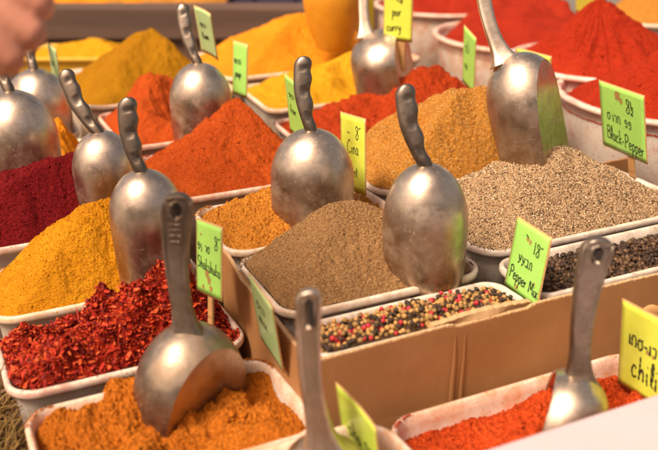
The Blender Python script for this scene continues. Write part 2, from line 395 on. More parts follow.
            if style in ('flat', 'slot') and y > 0:
                m_ = min(1, max(0, (hw-.0028-abs(x))/.0012))*min(1, max(0, (s_-.3)/.25))*min(1, max(0, (rem-.004)/.003))
                y -= .0024*m_
                if style == 'slot':
                    dd_ = math.hypot(x, max(0, abs(rem-.021)-.010)); y += .0022*ss(.0058, .0048, dd_)*(1-ss(.0042, .0034, dd_)) if False else (.0020 if .0034 < dd_ < .0054 else 0); y -= .0022 if dd_ <= .0034 else 0
                oc = (rem-.0165)/.0105; ox = x/.0068; q = oc*oc+ox*ox
                if style == 'flat':
                    if .62 < q < 1.05: y += .0026
                    elif q <= .62: y -= .0022
                    if s_ > .34 and .029 < rem < .052 and style == 'flat' and relief and abs(x) < hw*.45:       # cast relief, too worn to read
                        y += .0017*(1 if math.sin(rem*1050)+.8*math.sin(x*1900+rem*420) > .55 else 0)
            V.append(P0*0 + p + wv*x + fn*y)
    Fc = []
    for i in range(NS):
        for j in range(NC): q = (j+1) % NC; Fc.append((i*NC+j, i*NC+q, (i+1)*NC+q, (i+1)*NC+j))
    Fc.append(tuple(range(NC))[::-1]); Fc.append(tuple(NS*NC+j for j in range(NC)))
    h = pymesh('handle', V, Fc, hmat or mat, root)
    bm = bmesh.new(); bm.from_mesh(h.data); bmesh.ops.recalc_face_normals(bm, faces=bm.faces[:]); bm.to_mesh(h.data); bm.free()
    if style in ('flat', 'slot'):
        la, lb = (.0058, .0036) if style == 'flat' else (.0130, .0030)
        cc_ = T1 - D*(.0165 if style == 'flat' else .021) + fn*(.0062*wscale-.0022)
        Vh = [cc_] + [cc_ + D*(math.cos(i*math.pi/14)*lb + math.copysign(la-lb, math.cos(i*math.pi/14))) + wv*(math.sin(i*math.pi/14)*lb) for i in range(28)]
        pymesh('hole_shade_disc', Vh, [(0, 1+i, 1+(i+1) % 28) for i in range(28)], HOLE_SHADE, h, smooth=False)  # dark disc in the recess: shade of a hole painted on, nothing cut through
    bm = bmesh.new(); zb = Vector((0, 0, .0008)); rr = .0085*wscale*(1 if style == 'grip' else 1.7); ring = []
    for i in range(28):
        t_ = 2*math.pi*i/28; cx_ = Vector((math.cos(t_)*rr*1.05, math.sin(t_)*rr*.85, 0)); row = []
        for k_ in range(8):
            p_ = 2*math.pi*k_/8; w_ = .0016*(1+.25*math.sin(i*2.4)); rr_ = 1+math.cos(p_)*w_/rr
            q_ = Vector((cx_.x*rr_, cx_.y*rr_, 0)); q_.z = -(q_.x**2+q_.y**2)/(W*.62)+.0008+math.sin(p_)*w_; row.append(bm.verts.new(q_))
        ring.append(row)
    for i in range(28):
        for k_ in range(8): bm.faces.new((ring[i][k_], ring[(i+1) % 28][k_], ring[(i+1) % 28][(k_+1) % 8], ring[i][(k_+1) % 8]))
    if style == 'grip': bm_obj('weld_bead', bm, mat, root, smooth=True)
    else: bm.free()
    return root

# ------------------------------------------------------------------ written price cards
GL = {
 'B': (.62, [[(.1,0),(.12,.5),(.16,1)], [(.14,.96),(.5,.95),(.5,.62),(.2,.54),(.55,.45),(.55,.06),(.08,.02)]]),
 'P': (.6, [[(.1,-.05),(.14,.5),(.18,1)], [(.05,.9),(.4,1.02),(.6,.8),(.45,.5),(.14,.46)]]),
 'S': (.55, [[(.5,.9),(.3,1.0),(.1,.8),(.25,.55),(.5,.35),(.4,.05),(.05,.05)]]),
 'C': (.6, [[(.55,.85),(.35,1.0),(.08,.6),(.15,.1),(.4,0),(.6,.15)]]),
 'M': (.8, [[(.05,0),(.15,.95),(.4,.3),(.6,.95),(.75,0)]]),
 'l': (.25, [[(.1,.05),(.2,.5),(.22,1),(.12,.95),(.1,.2),(.22,0)]]),
 'a': (.45, [[(.38,.45),(.15,.5),(.05,.2),(.18,0),(.36,.2),(.38,.48),(.36,.1),(.46,.0)]]),
 'c': (.38, [[(.34,.42),(.18,.52),(.05,.25),(.15,0),(.36,.08)]]),
 'k': (.45, [[(.1,0),(.14,.55),(.16,1.05)], [(.4,.5),(.13,.28),(.42,0)]]),
 '-': (.35, [[(.05,.28),(.28,.3)]]),
 '~': (.5, [[(.0,.32),(.4,.22)]]),
 'p': (.45, [[(.08,.5),(.1,.0),(.06,-.45)], [(.09,.4),(.3,.55),(.4,.3),(.28,.03),(.1,.08)]]),
 'e': (.4, [[(.06,.26),(.34,.32),(.28,.52),(.1,.45),(.06,.12),(.2,0),(.4,.1)]]),
 'r': (.32, [[(.07,0),(.09,.5)], [(.08,.35),(.2,.5),(.32,.46)]]),
 'i': (.2, [[(.08,.48),(.1,.02),(.16,0)], [(.1,.74),(.12,.78)]]),
 'x': (.42, [[(.04,.5),(.38,0)], [(.36,.52),(.02,.0)]]),
 'h': (.45, [[(.08,0),(.12,.55),(.14,1.05)], [(.1,.25),(.26,.52),(.36,.35),(.36,0)]]),
 'n': (.42, [[(.06,.5),(.08,0)], [(.08,.3),(.22,.52),(.34,.35),(.34,0)]]),
 'm': (.6, [[(.05,.5),(.07,0)], [(.07,.35),(.18,.52),(.27,.3),(.27,0)], [(.28,.35),(.4,.52),(.5,.3),(.52,0)]]),
 'o': (.42, [[(.2,.5),(.05,.3),(.12,.02),(.3,.05),(.36,.32),(.2,.5)]]),
 'u': (.42, [[(.06,.5),(.08,.1),(.22,0),(.34,.2),(.36,.5),(.36,.02)]]),
 'y': (.42, [[(.06,.5),(.12,.2),(.28,.15),(.36,.5),(.3,-.2),(.1,-.4)]]),
 's': (.34, [[(.3,.45),(.12,.5),(.1,.32),(.28,.2),(.22,.0),(.04,.04)]]),
 't': (.32, [[(.14,.9),(.14,.1),(.28,0)], [(.02,.55),(.3,.58)]]),
 'w': (.55, [[(.04,.5),(.14,.02),(.26,.4),(.36,.02),(.5,.52)]]),
 '8': (.5, [[(.42,.86),(.2,1.0),(.1,.78),(.4,.45),(.42,.1),(.2,0),(.08,.2),(.3,.5),(.44,.8),(.38,.95)]]),
 '1': (.25, [[(.1,.98),(.13,.5),(.12,0)]]),
 "'": (.3, [[(.02,.85),(.26,.95)]]),
 '½': (.4, [[(.06,.98),(.1,.62)], [(-.02,.52),(.36,.56)], [(.08,.36),(.28,.42),(.26,.2),(.05,.0),(.34,.02)]]),
 ' ': (.35, []), '.': (.2, [[(.05,.3),(.1,.34)]]),
 # cursive right-to-left letters, written as seen from left to right
 'ר': (.36, [[(.04,.5),(.28,.48),(.3,.25),(.24,0)]]),
 'ו': (.16, [[(.08,.52),(.1,0)]]),
 'ח': (.42, [[(.06,0),(.08,.5),(.3,.52),(.36,.3),(.34,0)]]),
 'ש': (.45, [[(.36,.52),(.1,.45),(.06,.15),(.22,0),(.38,.2),(.2,.36)]]),
 'ל': (.4, [[(.06,1.0),(.14,.6),(.34,.45),(.26,.1),(.08,0)]]),
 'פ': (.42, [[(.1,.1),(.28,0),(.38,.3),(.26,.55),(.08,.42),(.16,.28),(.24,.36)]]),
 'ע': (.42, [[(.06,.5),(.2,.12)], [(.38,.55),(.28,.1),(.04,-.2)]]),
 'ב': (.42, [[(.05,.52),(.3,.5),(.32,.04)], [(.0,.0),(.42,.02)]]),
 'ת': (.45, [[(.02,.02),(.12,.06),(.12,.5),(.34,.5),(.36,0)]]),
 'א': (.42, [[(.1,.5),(.04,.2),(.16,0)], [(.34,.55),(.2,.28),(.38,.0)]]),
 'ס': (.4, [[(.3,.5),(.1,.48),(.05,.15),(.22,0),(.38,.2),(.3,.48),(.42,.54)]]),
 'ג': (.3, [[(.2,.52),(.1,.3),(.26,.12),(.14,-.15)]]),
}
def catmull(p, n=7):
    if len(p) < 3: return [Vector((*q, 0)) for q in p]
    P = [Vector((*q, 0)) for q in p]; P = [P[0]*2-P[1]] + P + [P[-1]*2-P[-2]]; out = []
    for i in range(1, len(P)-2):
        for k in range(n):
            t = k/n; a, b, c_, d = P[i-1], P[i], P[i+1], P[i+2]
            out.append(.5*((2*b) + (c_-a)*t + (2*a-5*b+4*c_-d)*t*t + (3*b-a-3*c_+d)*t**3))
    out.append(P[-2]); return out
def ribbon(V, Fc, pts, w):
    n = len(pts); b0 = len(V)
    for i, p in enumerate(pts):
        d = (pts[min(i+1, n-1)] - pts[max(i-1, 0)]); d = d.normalized() if d.length > 1e-9 else Vector((1, 0, 0))
        q = Vector((-d.y, d.x, 0))*w*.5*(.8+.35*math.sin(i*1.7+b0)); V.append(p+q); V.append(p-q)
    for i in range(n-1): Fc.append((b0+2*i, b0+2*i+1, b0+2*i+3, b0+2*i+2))
def card(label, TL, TR, BL, dep, facemat, lines=(), asp=.8, stake=None, bend=0., name='price_card', torn=None, pen=.0014, q_sign=1, group='handwritten price cards', sz=None, stains=()):
    u = Vector((TR[0]-TL[0], TR[1]-TL[1])); v = Vector((BL[0]-TL[0], BL[1]-TL[1]))
    uv = u.dot(v); r2 = asp*asp; bq = u.length_squared - r2*v.length_squared
    if abs(uv) < 1: uv = 1
    p2 = (-bq + math.sqrt(bq*bq + 4*r2*uv*uv))/2; p = math.sqrt(max(p2, 1e-3)); q = -uv/p
    if q*q_sign < 0: p, q = -p, -q
    s = dep/F; c0 = ((TL[0]+TR[0]+2*BL[0]+u.x)/4, (TL[1]+TR[1]+2*BL[1]+u.y)/4); rd = ray(*c0)
    def UVf(p, q): return (RIGHT*u.x - UP*u.y + rd*p)*s, (RIGHT*v.x - UP*v.y + rd*q)*s
    def er(p, q): A_, B_ = UVf(p, q); return A_.dot(B_)/s/s, (A_.length_squared - r2*B_.length_squared)/s/s
    for _ in range(40):
        e0 = er(p, q); h_ = .01; ep = er(p+h_, q); eq = er(p, q+h_)
        J = Matrix((((ep[0]-e0[0])/h_, (eq[0]-e0[0])/h_), ((ep[1]-e0[1])/h_, (eq[1]-e0[1])/h_)))
        if abs(J.determinant()) < 1e-9: break
        d_ = J.inverted() @ Vector(e0); st_ = min(1, 12/max(d_.length, 1e-6)); p -= d_.x*st_; q -= d_.y*st_
    U, Vv = UVf(p, q)
    W = U.length; H = Vv.length; X = U.normalized(); Y = -Vv.normalized(); Zn = X.cross(Y).normalized(); Y = Zn.cross(X)
    M = Matrix.Translation(atd(c0[0], c0[1], dep)) @ Matrix((X, Y, Zn)).transposed().to_4x4()
    root = empty(name, mat=M); tag(root, label, 'price card', group)
    bz = lambda x, y: bend*W*((x/W*2)**2 + .4*math.sin(y/H*3))
    def sheet(x0, x1, y0, y1, zf, zb, nm, mt, cut=0):
        V = []; Fc = []; n = 14
        for side, zz in ((0, zf), (1, zb)):
            for i in range(n+1):
                for j in range(n+1):
                    x = x0+(x1-x0)*i/n; y = y0+(y1-y0)*j/n; V.append((x, y, bz(x, y)+zz))
        k = (n+1)**2; I = lambda i, j: i*(n+1)+j
        for i in range(n):
            for j in range(n):
                Fc.append((I(i, j), I(i+1, j), I(i+1, j+1), I(i, j+1))); Fc.append((k+I(i, j), k+I(i, j+1), k+I(i+1, j+1), k+I(i+1, j)))
        e = [I(i, 0) for i in range(n)] + [I(n, j) for j in range(n)] + [I(i, n) for i in range(n, 0, -1)] + [I(0, j) for j in range(n, 0, -1)]
        for a in range(len(e)): b = e[(a+1) % len(e)]; Fc.append((e[a], k+e[a], k+b, b))
        return pymesh(nm, V, Fc, mt, root)
    m = .0022
    sheet(-W/2, W/2, -H/2, H/2, 0, -.0008, 'backing', EDGE)
    sheet(-W/2+m, W/2-m, -H/2+m, H/2-m, .0006, .0001, 'paper', facemat)
    for (fx, fy, fr) in stains:
        rg = random.Random(fx*91+fy); n_ = 26; c_ = Vector((-W/2+fx*W, -H/2+fy*H, 0)); V = [c_]; 
        for i in range(n_): t_ = 2*math.pi*i/n_; V.append(c_+Vector((math.cos(t_), math.sin(t_)*1.2, 0))*fr*H*(.7+.6*rg.random()*abs(math.sin(i*.9+fx*7))))
        pymesh('stain', [Vector((v_.x, v_.y, bz(v_.x, v_.y)+.0008)) for v_ in V], [(0, 1+i, 1+(i+1) % n_) for i in range(n_)], STAIN, root, smooth=False)
    V = []; Fc = []; pen *= 1.45
    for (txt, fx, fy, fh, rise) in lines:
        x = 0; h = fh*H; tw = sum(GL.get(ch, GL[' '])[0]+.06 for ch in txt)*h*.86; sq = min(1, (.95-fx)*W/max(tw, 1e-6))
        for ch in txt:
            w, st = GL.get(ch, GL[' '])
            for sk in st:
                pts = catmull([((x+a)*h*.86*sq, b*h) for a, b in sk])
                pts = [Vector((-W/2+fx*W+p_.x, -H/2+fy*H+p_.y+p_.x*rise + random.uniform(-1, 1)*.0001, 0)) for p_ in pts]
                pts = [Vector((p_.x, p_.y, 0)) for p_ in pts]
                nV = []; nF = []; ribbon(nV, nF, pts, pen)
                b0 = len(V); V += [Vector((a.x, a.y, bz(a.x, a.y)+.0009)) for a in nV]; Fc += [tuple(b0+i for i in f) for f in nF]
            x += w + .06
    if V: pymesh('handwriting', V, Fc, INK, root, smooth=False)
    if stake:
        sx, sl, sw = stake; bm = bmesh.new()
        box_bm(bm, (sx*W-sw/2, -H/2-sl, -.0042), (sx*W+sw/2, H*.3, -.001))
        bm_obj('stake', bm, STAKE, root, bevel=.0005)
    return root

# ================================================================== the place
# ground and table
GM = flat('paving', (.16, .14, .12), .9, .2, 3)
pymesh('ground', [(-30, -30, -.9), (30, -30, -.9), (30, 60, -.9), (-30, 60, -.9)], [(0, 1, 2, 3)], GM, smooth=False)['kind'] = 'structure'
TW = wood('table_wood', (.13, .075, .042), 14)
t = empty('market_table', G(.7, 1.2, -.9)); tag(t, 'long wooden market table carrying all the spice tubs', 'table')
bm = bmesh.new(); MG = Matrix.Rotation(GROT, 4, 'Z')
box_bm(bm, (-.9, .1, -.165), (2.7, 2.75, -.135), MG); part_of(bm_obj('table_top', bm, TW, bevel=.003), t)
for a, b in ((-.8, .2), (2.6, .2), (-.8, 2.65), (2.6, 2.65)):
    bm = bmesh.new(); box_bm(bm, (a-.03, b-.03, -.9), (a+.03, b+.03, -.165), MG); part_of(bm_obj('leg', bm, TW), t)

# spice colours
ORG = (.52, .17, .012)
mats = dict(
 curry=powder('orange_curry_powder', (.48, .135, .012), (.58, .195, .02), 600, .45, .8),
 yellow=powder('yellow_curry_powder', (.56, .225, .008), (.66, .30, .014), 1000, .3),
 sumac=powder('sumac_powder', (.17, .007, .010), (.25, .016, .016), 700, .5, .9),
 olive=powder('mustard_yellow_powder', (.33, .145, .004), (.40, .185, .006), 900, .3),
 paprika=powder('orange_paprika_powder', (.41, .062, .009), (.50, .098, .013), 900, .3),
 brick=powder('brick_paprika_powder', (.37, .040, .008), (.46, .066, .012), 800, .35),
 red=powder('red_paprika_powder', (.36, .026, .008), (.44, .042, .011), 900, .25),
 deep=powder('deep_red_paprika_powder', (.31, .021, .008), (.39, .035, .011), 900, .25),
 chili=powder('scarlet_chili_powder', (.54, .060, .011), (.66, .105, .02), 500, .5, .9),
 turm=powder('bright_turmeric_powder', (.74, .24, .01), (.80, .31, .018), 900, .2),
 gold=powder('golden_turmeric_powder', (.62, .29, .010), (.72, .37, .018), 800, .3),
 brown=powder('golden_brown_masala', (.50, .185, .022), (.62, .27, .04), 420, .5, .8),
 tan=powder('ground_cumin', (.27, .145, .058), (.36, .21, .09), 620, .5, .7),
 amber=powder('amber_masala', (.45, .185, .028), (.56, .28, .055), 560, .5, .8),
 under=powder('crushed_pepper_base', (.34, .22, .12), None, 500, .5),
 dark=powder('pepper_dark_base', (.07, .04, .02), None, 400, .4),
 flake=powder('flake_base', (.22, .015, .008), None, 400, .5),
)
PL = {k: plastic('tub_plastic_'+k, s, a) for k, s, a in (('curry', (.55, .20, .03), .7), ('flake', (.45, .07, .02), .45), ('yellow', (.6, .3, .03), .4), ('paprika', (.58, .15, .03), .75),
      ('brown', (.45, .2, .04), .6), ('tan', (.40, .22, .09), .55), ('pep', (.3, .2, .12), .35), ('red', (.52, .06, .02), .35), ('chili', (.62, .2, .04), .95), ('gold', (.7, .33, .05), .7))}
PL['pep'].node_tree.nodes['Principled BSDF'].inputs['Roughness'].default_value = .3
def atxy(px, py, z): v = at(px, py, z); return (v.x, v.y, z)

TD = .1
T1 = gtub('white plastic tub of orange curry powder at the front left corner', .036, .312, .655, .822, .0, .13, PL['curry'])
H1 = heap('orange curry powder round the big front scoop, in the nearest left tub', T1, atxy(112, 386, .0), .006, -.016, mats['curry'], amp=.016, freq=28, p=.8, seed=4, fine=.0028,
     dents=[(*atxy(190, 446, 0)[:2], .05, -.012), (*atxy(262, 392, -.01)[:2], .022, -.016), (*atxy(92, 400, 0)[:2], .012, -.008), (*atxy(200, 425, 0)[:2], .035, -.014), (*atxy(268, 372, 0)[:2], .02, .008)], nr=230, na=420)
T2 = gtub('white plastic tub heaped with red chili flakes', .028, .305, .846, .992, .0, .13, PL['flake'])
h = heap('', T2, atxy(172, 282, .07), .078, .0, mats['flake'], amp=.03, freq=30, p=.9, seed=9, dents=[(*atxy(105, 315, .04)[:2], .018, -.018), (*atxy(60, 330, .02)[:2], .02, .012)], rootlabel=False)
e = as_thing(h, 'lumpy heap of shredded red chili flakes in the left tub', group='heaps of whole and crushed spice')
FV = np.array([(-1, -.45, 0), (-.2, -.8, .22), (.9, -.3, 0), (1, .35, -.05), (.1, .7, .2), (-.8, .5, .05), (0, 0, .4)]); FF = np.array([(0, 1, 6), (1, 2, 6), (2, 3, 6), (3, 4, 6), (4, 5, 6), (5, 0, 6)])
fl_m = grains_mat('chili_flakes', [(.54, .050, .012), (.42, .026, .008), (.60, .080, .018), (.20, .010, .007), (.38, .022, .010), (.60, .10, .025), (.12, .008, .006), (.44, .034, .012), (.27, .014, .008)], .7)
HF = h; pts = sample(h, 15000); pts[:, 2] += RNG.random(len(pts))*.0035
fo = scatter('flakes', pts, (FV, FF), .0024, (1.2, .75, .95), fl_m, None, jit=.5, flatn=.2); part_of(fo, e)['kind'] = 'stuff'
pts = sample(h, 600); pts[:, 2] += .002+RNG.random(len(pts))*.004
fo = scatter('long_flakes', pts, (FV, FF), .0030, (1.5, .4, .6), fl_m, None, jit=.5, flatn=.2); part_of(fo, e)['kind'] = 'stuff'

T3 = gtub('white plastic tub of yellow curry powder behind the chili flakes', .03, .305, 1.005, 1.165, .01, .14, PL['yellow'])
H3 = heap('smooth cone of yellow curry powder behind the chili flakes', T3, atxy(104, 203, .105), .108, .0, mats['yellow'], amp=.005, seed=12, nr=200, na=380, fine=.0014, eps=.3, p=1.2)
T4 = gtub('plastic tub under the dark red sumac heap', -.10, .25, 1.18, 1.36, .03, .15, PL['red'])
H4 = heap('dark crimson sumac heap at the left edge', T4, atxy(76, 155, .125), .128, .02, mats['sumac'], amp=.006, seed=15, fine=.0018, eps=.25)
T5 = gtub('plastic tub of orange powder under the big left-edge scoop', -.06, .27, 1.385, 1.62, .04, .15, PL['gold'])
heap('orange powder between the two dull scoops at the left edge', T5, G(.21, 1.53), .095, .02, mats['turm'], amp=.018, freq=30, seed=18, nr=90, na=200)
T5b = gtub('plastic tub of greenish mustard powder far left', -.06, .27, 1.64, 1.84, .04, .15, PL['gold'])
heap('small greenish mustard powder heap behind the left-edge scoops', T5b, G(.22, 1.73), .07, .02, mats['olive'], amp=.01, seed=19, nr=70, na=160)
T6 = gtub('plastic tub under the tall mustard-yellow cone', .28, .63, 1.74, 2.10, .06, .18, PL['gold'], r=.05)
heap('tall mustard-yellow spice cone in front of the wooden beam', T6, atxy(150, 29, .17), .175, .03, mats['olive'], amp=.008, freq=22, seed=21, nr=120, na=260, eps=.18)
T7 = gtub('plastic tub of brick-orange paprika behind the middle left scoops', .30, .575, 1.45, 1.70, .06, .16, PL['paprika'])
p7 = atxy(152, 76, .14)
heap('brick-orange paprika heap with a scooped-out hollow', T7, p7, .145, .05, mats['paprika'], amp=.01, freq=30, seed=24, eps=.2,
     dents=[(*atxy(186, 118, .07)[:2], .05, -.05)], nr=120, na=260)
T8 = gtub('plastic tub under the broad orange paprika cone', .30, .585, 1.185, 1.42, .055, .16, PL['paprika'])
H8 = heap('broad orange paprika cone behind the left label', T8, atxy(236, 101, .145), .148, .045, mats['paprika'], amp=.005, freq=36, seed=27, nr=190, na=360, eps=.1, fine=.0014)
T9 = gtub('plastic tub of golden-brown masala behind the ground cumin', .325, .605, .982, 1.165, .05, .16, PL['brown'])
h9 = heap('golden-brown granular masala round the centre scoop', T9, G(.45, 1.10), .085, .04, mats['brown'], amp=.008, freq=34, seed=30, nr=200, na=380, fine=.003)
g9 = grains_mat('masala_grains', [(.52, .20, .028), (.60, .26, .04), (.42, .15, .02), (.55, .20, .025), (.64, .32, .06)])

# cardboard tray holding four tubs
bx = empty('cardboard_box', G(.31, .70, -.135)); tag(bx, 'long open brown cardboard tray holding the pepper tubs', 'box')
def panel(name, a0, a1, b0, b1, z0, z1f, n=60, along='a', mat=None):
    V = []; Fc = []; rng = random.Random(a0*7+b0)
    for i in range(n+1):
        f = i/n; zt = z1f(f)+(rng.uniform(-1, 1)*.0007)
        for (da, z) in ((0, z0), (0, (z0+zt)/2), (0, zt), (1, zt), (1, z0)):
            bowg = .003*math.sin(f*9)*math.sin(math.pi*min(1, (z-z0)/max(zt-z0, .001)))
            if along == 'a': a = a0+(a1-a0)*f; b = (b0 if da == 0 else b1) + bowg
            else: b = b0+(b1-b0)*f; a = (a0 if da == 0 else a1) + bowg
            V.append(G(a, b, z))
    for i in range(n):
        for k in range(5): q = (k+1) % 5; Fc.append((i*5+k, (i+1)*5+k, (i+1)*5+q, i*5+q))
    Fc.append((0, 1, 2, 3, 4)); Fc.append(tuple(n*5+k for k in (4, 3, 2, 1, 0)))
    o = pymesh(name, V, Fc, mat or CARDB, None, smooth=False)
    b_ = bmesh.new(); b_.from_mesh(o.data); bmesh.ops.recalc_face_normals(b_, faces=b_.faces[:]); b_.to_mesh(o.data); b_.free()
    return part_of(o, bx)
panel('front_wall', .3145, 1.10, .690, .6945, -.134, lambda f: .058 + .003*math.sin(f*5) - .004*ss(.2, .22, f) + .004*ss(.33, .35, f), 160)
panel('side_wall', .3085, .313, .690, .965, -.134, lambda f: .058 + .014*ss(.6, 1, f) + .002*math.sin(f*23), 90, 'b')
panel('inner_flap', .3145, .3185, .700, .925, -.02, lambda f: .052 + .006*ss(.5, 1, f), 60, 'b')
fz = lambda f: .058 + .003*math.sin(f*5) - .004*ss(.2, .22, f) + .004*ss(.33, .35, f)
def edge_strip(a0, a1, b0, b1, zf, n, along):
    V = []; Fc = []; rg = random.Random(8)
    for i in range(n+1):
        f = i/n; z = zf(f)-.0008; zt = z+.0016+rg.random()*.0011; bw = lambda zz: .003*math.sin(f*9)*0
        for dd, zz in ((0, z), (0, zt), (1, zt), (1, z)):
            j_ = rg.uniform(-1, 1)*.0004
            V.append(G(a0+(a1-a0)*f, (b0 if dd == 0 else b1)+j_, zz) if along == 'a' else G((a0 if dd == 0 else a1)+j_, b0+(b1-b0)*f, zz))
    for i in range(n):
        for k in range(4): q = (k+1) % 4; Fc.append((i*4+k, (i+1)*4+k, (i+1)*4+q, i*4+q))
    Fc += [(0, 1, 2, 3), (n*4+3, n*4+2, n*4+1, n*4)]
    part_of(pymesh('cut_edge', V, Fc, CUT, None, smooth=False), bx)
edge_strip(.3145, 1.10, .6903, .6942, fz, 400, 'a')
edge_strip(.3088, .3127, .694, .965, lambda f: .058 + .014*ss(.6, 1, f) + .002*math.sin(f*23), 160, 'b')
panel('back_wall', .3145, 1.10, 1.074, 1.078, -.134, lambda f: .045, 60)
panel('flap_strip', .455, .585, .6952, .7035, .052, lambda f: .0625+.0035*math.sin(f*3.1), 40, mat=CUT)
bm = bmesh.new()
def crease(p0, p1, w, d):
    pa, pb = G(p0[0], .690-d*.2, p0[1]), G(p1[0], .690-d*.2, p1[1]); D = (pb-pa); Lc = D.length; D.normalize(); N = -BX; Sv = D.cross(N).normalized()
    ring = []
    for i in range(25):
        f = i/24; p = pa.lerp(pb, f); e_ = math.sin(math.pi*f)**.4; wob_ = math.sin(f*19)*.0003
        ring.append([bm.verts.new(p+Sv*(w*math.cos(t_)*e_+wob_)+N*(d*math.sin(t_)*e_)) for t_ in [math.pi*k/8 for k in range(9)]])
    for i in range(24):
        for k in range(8): bm.faces.new((ring[i][k], ring[i+1][k], ring[i+1][k+1], ring[i][k+1]))
crease((.482, .050), (.480, -.11), .0030, .0005); crease((.4945, .050), (.4925, -.11), .0022, .0004)
part_of(bm_obj('creases', bm, CARDB, None, smooth=True), bx)
# left wall is doubled: a raw torn edge
T10 = gtub('plastic tub of ground cumin inside the cardboard tray', .3225, .598, .792, .972, .054, .16, PL['tan'])
h10 = heap('smooth grey-brown cone of ground cumin beside the centre right scoop', T10, atxy(343, 203, .118), .12, .053, mats['tan'], amp=.003, freq=40, seed=33, nr=220, na=420, fine=.0016, eps=.25, p=1.15)
T11 = gtub('clear plastic tub of mixed peppercorns along the cardboard edge', .3225, .604, .7085, .790, .047, .15, PL['pep'], r=.02)
h11 = heap('', T11, G(.47, .745), .055, .043, mats['dark'], amp=.006, freq=24, seed=36, nr=60, na=160, rootlabel=False)
T12 = gtub('plastic tub of crushed white pepper inside the cardboard tray', .615, 1.005, .826, 1.068, .058, .16, PL['pep'], r=.035)
h12 = heap('', T12, atxy(553, 153, .125), .125, .045, mats['under'], amp=.004, freq=30, seed=39, nr=160, na=320, eps=.3, p=1.3, rootlabel=False)
T13 = gtub('clear plastic tub of black peppercorns along the cardboard edge', .612, 1.05, .7085, .818, .055, .15, PL['pep'], r=.02)
h13 = heap('', T13, G(.86, .77), .066, .042, mats['dark'], amp=.008, freq=18, seed=42, nr=60, na=160, rootlabel=False)
T14 = gtub('plastic tub under the granular amber spice cone', .607, 1.015, 1.085, 1.305, .055, .17, PL['brown'])
h14 = heap('granular amber spice cone behind the centre right scoop', T14, atxy(473, 88, .165), .168, .05, mats['amber'], amp=.006, freq=26, seed=45, nr=220, na=420, fine=.002, eps=.25, p=1.2)
T15 = gtub('plastic tub of brick-red paprika with a dug-out slope', .60, 1.05, 1.325, 1.54, .05, .16, PL['paprika'])
H15 = heap('dug-over brick-red paprika heap behind the yellow label', T15, atxy(436, 70, .14), .14, .045, mats['brick'], amp=.016, freq=22, seed=48, nr=170, na=340, fine=.002,
     dents=[(*atxy(372, 115, .08)[:2], .05, -.022), (*atxy(468, 88, .1)[:2], .03, -.02)])
T16 = gtub('plastic tub of golden turmeric behind the finger-grip scoop', .635, 1.10, 1.60, 1.83, .05, .16, PL['gold'])
heap('golden turmeric heap between two plastic rims', T16, atxy(348, 58, .1), .11, .045, mats['gold'], amp=.012, freq=20, seed=51, nr=130, na=280,
     dents=[(*atxy(290, 92, .06)[:2], .05, -.012)])
T17 = gtub('plastic tub of bright orange turmeric before the wooden beam', .63, 1.15, 1.85, 2.16, .06, .17, PL['gold'])
heap('bright orange turmeric mound in front of the wooden beam', T17, atxy(302, 15, .16), .162, .05, mats['turm'], amp=.006, freq=14, seed=54, nr=110, na=240, eps=.3)
# front tubs
T19 = gtub('orange-stained plastic tub of scarlet chili powder at the front', .378, .72, .512, .672, -.02, .11, PL['chili'])
H19 = heap('scarlet chili powder in the front tub below the tray', T19, G(.56, .60), .0, -.045, mats['chili'], amp=.014, freq=26, seed=57, nr=190, na=360, fine=.003)
T20 = gtub('plastic tub at the bottom edge under the slotted scoop handle', .205, .366, .46, .645, .012, .14, PL['curry'], r=.035)
heap('orange powder in the tub at the bottom edge', T20, G(.30, .56), -.02, -.04, mats['curry'], amp=.008, seed=60, nr=60, na=140)
# big round basins at the right
def rtub(label, px, py, z, r, dep, m, dx=0, dy=0):
    c = at(px, py, z); return tub(label, (c.x+dx, c.y+dy, 0), r, r*.98, r*.93, z, dep, m, rot=.3, name='round_basin', group='round plastic basins', lip=.011)
B3 = rtub('round white plastic basin of red paprika behind the wooden-stake label', 676, 92, .12, .205, .25, PL['red'])
HR3 = heap('red paprika cone running out of frame at the right edge', B3, atxy(690, 42, .24), .245, .09, mats['red'], amp=.008, freq=20, seed=63, furrow=.008, nr=190, na=360, fine=.0014, eps=.1)
B4 = rtub('round plastic basin under the tallest red paprika cone', 606, 58, .13, .19, .26, PL['red'])
HR4 = heap('tallest bright red paprika cone behind the side-on scoop', B4, atxy(601, -1, .26), .262, .12, mats['red'], amp=.006, freq=18, seed=66, furrow=.012, nr=190, na=360, eps=.07, fine=.0014)
B2 = rtub('round plastic basin of deep red paprika behind the narrow green label', 520, 33, .12, .20, .25, PL['paprika'])
heap('deep red paprika mound behind the long scoop handle', B2, atxy(528, -35, .22), .235, .09, mats['deep'], amp=.01, freq=14, seed=69, furrow=.012, nr=150, na=300, eps=.14)
B1 = rtub('round plastic basin of red paprika at the top edge, right of the yellow label', 446, 3, .12, .20, .25, PL['paprika'])
heap('red paprika mound at the top edge right of the yellow label', B1, atxy(452, -40, .22), .235, .105, mats['deep'], amp=.01, freq=14, seed=72, furrow=.01, nr=120, na=260)
B5 = rtub('round plastic basin of golden masala at the top right corner', 668, 22, .12, .16, .25, PL['brown'], 0, .12)
heap('golden masala mound in the top right corner', B5, (B5.c.x+.02, B5.c.y+.02, 0), .215, .10, mats['amber'], amp=.01, freq=16, seed=75, nr=90, na=200)

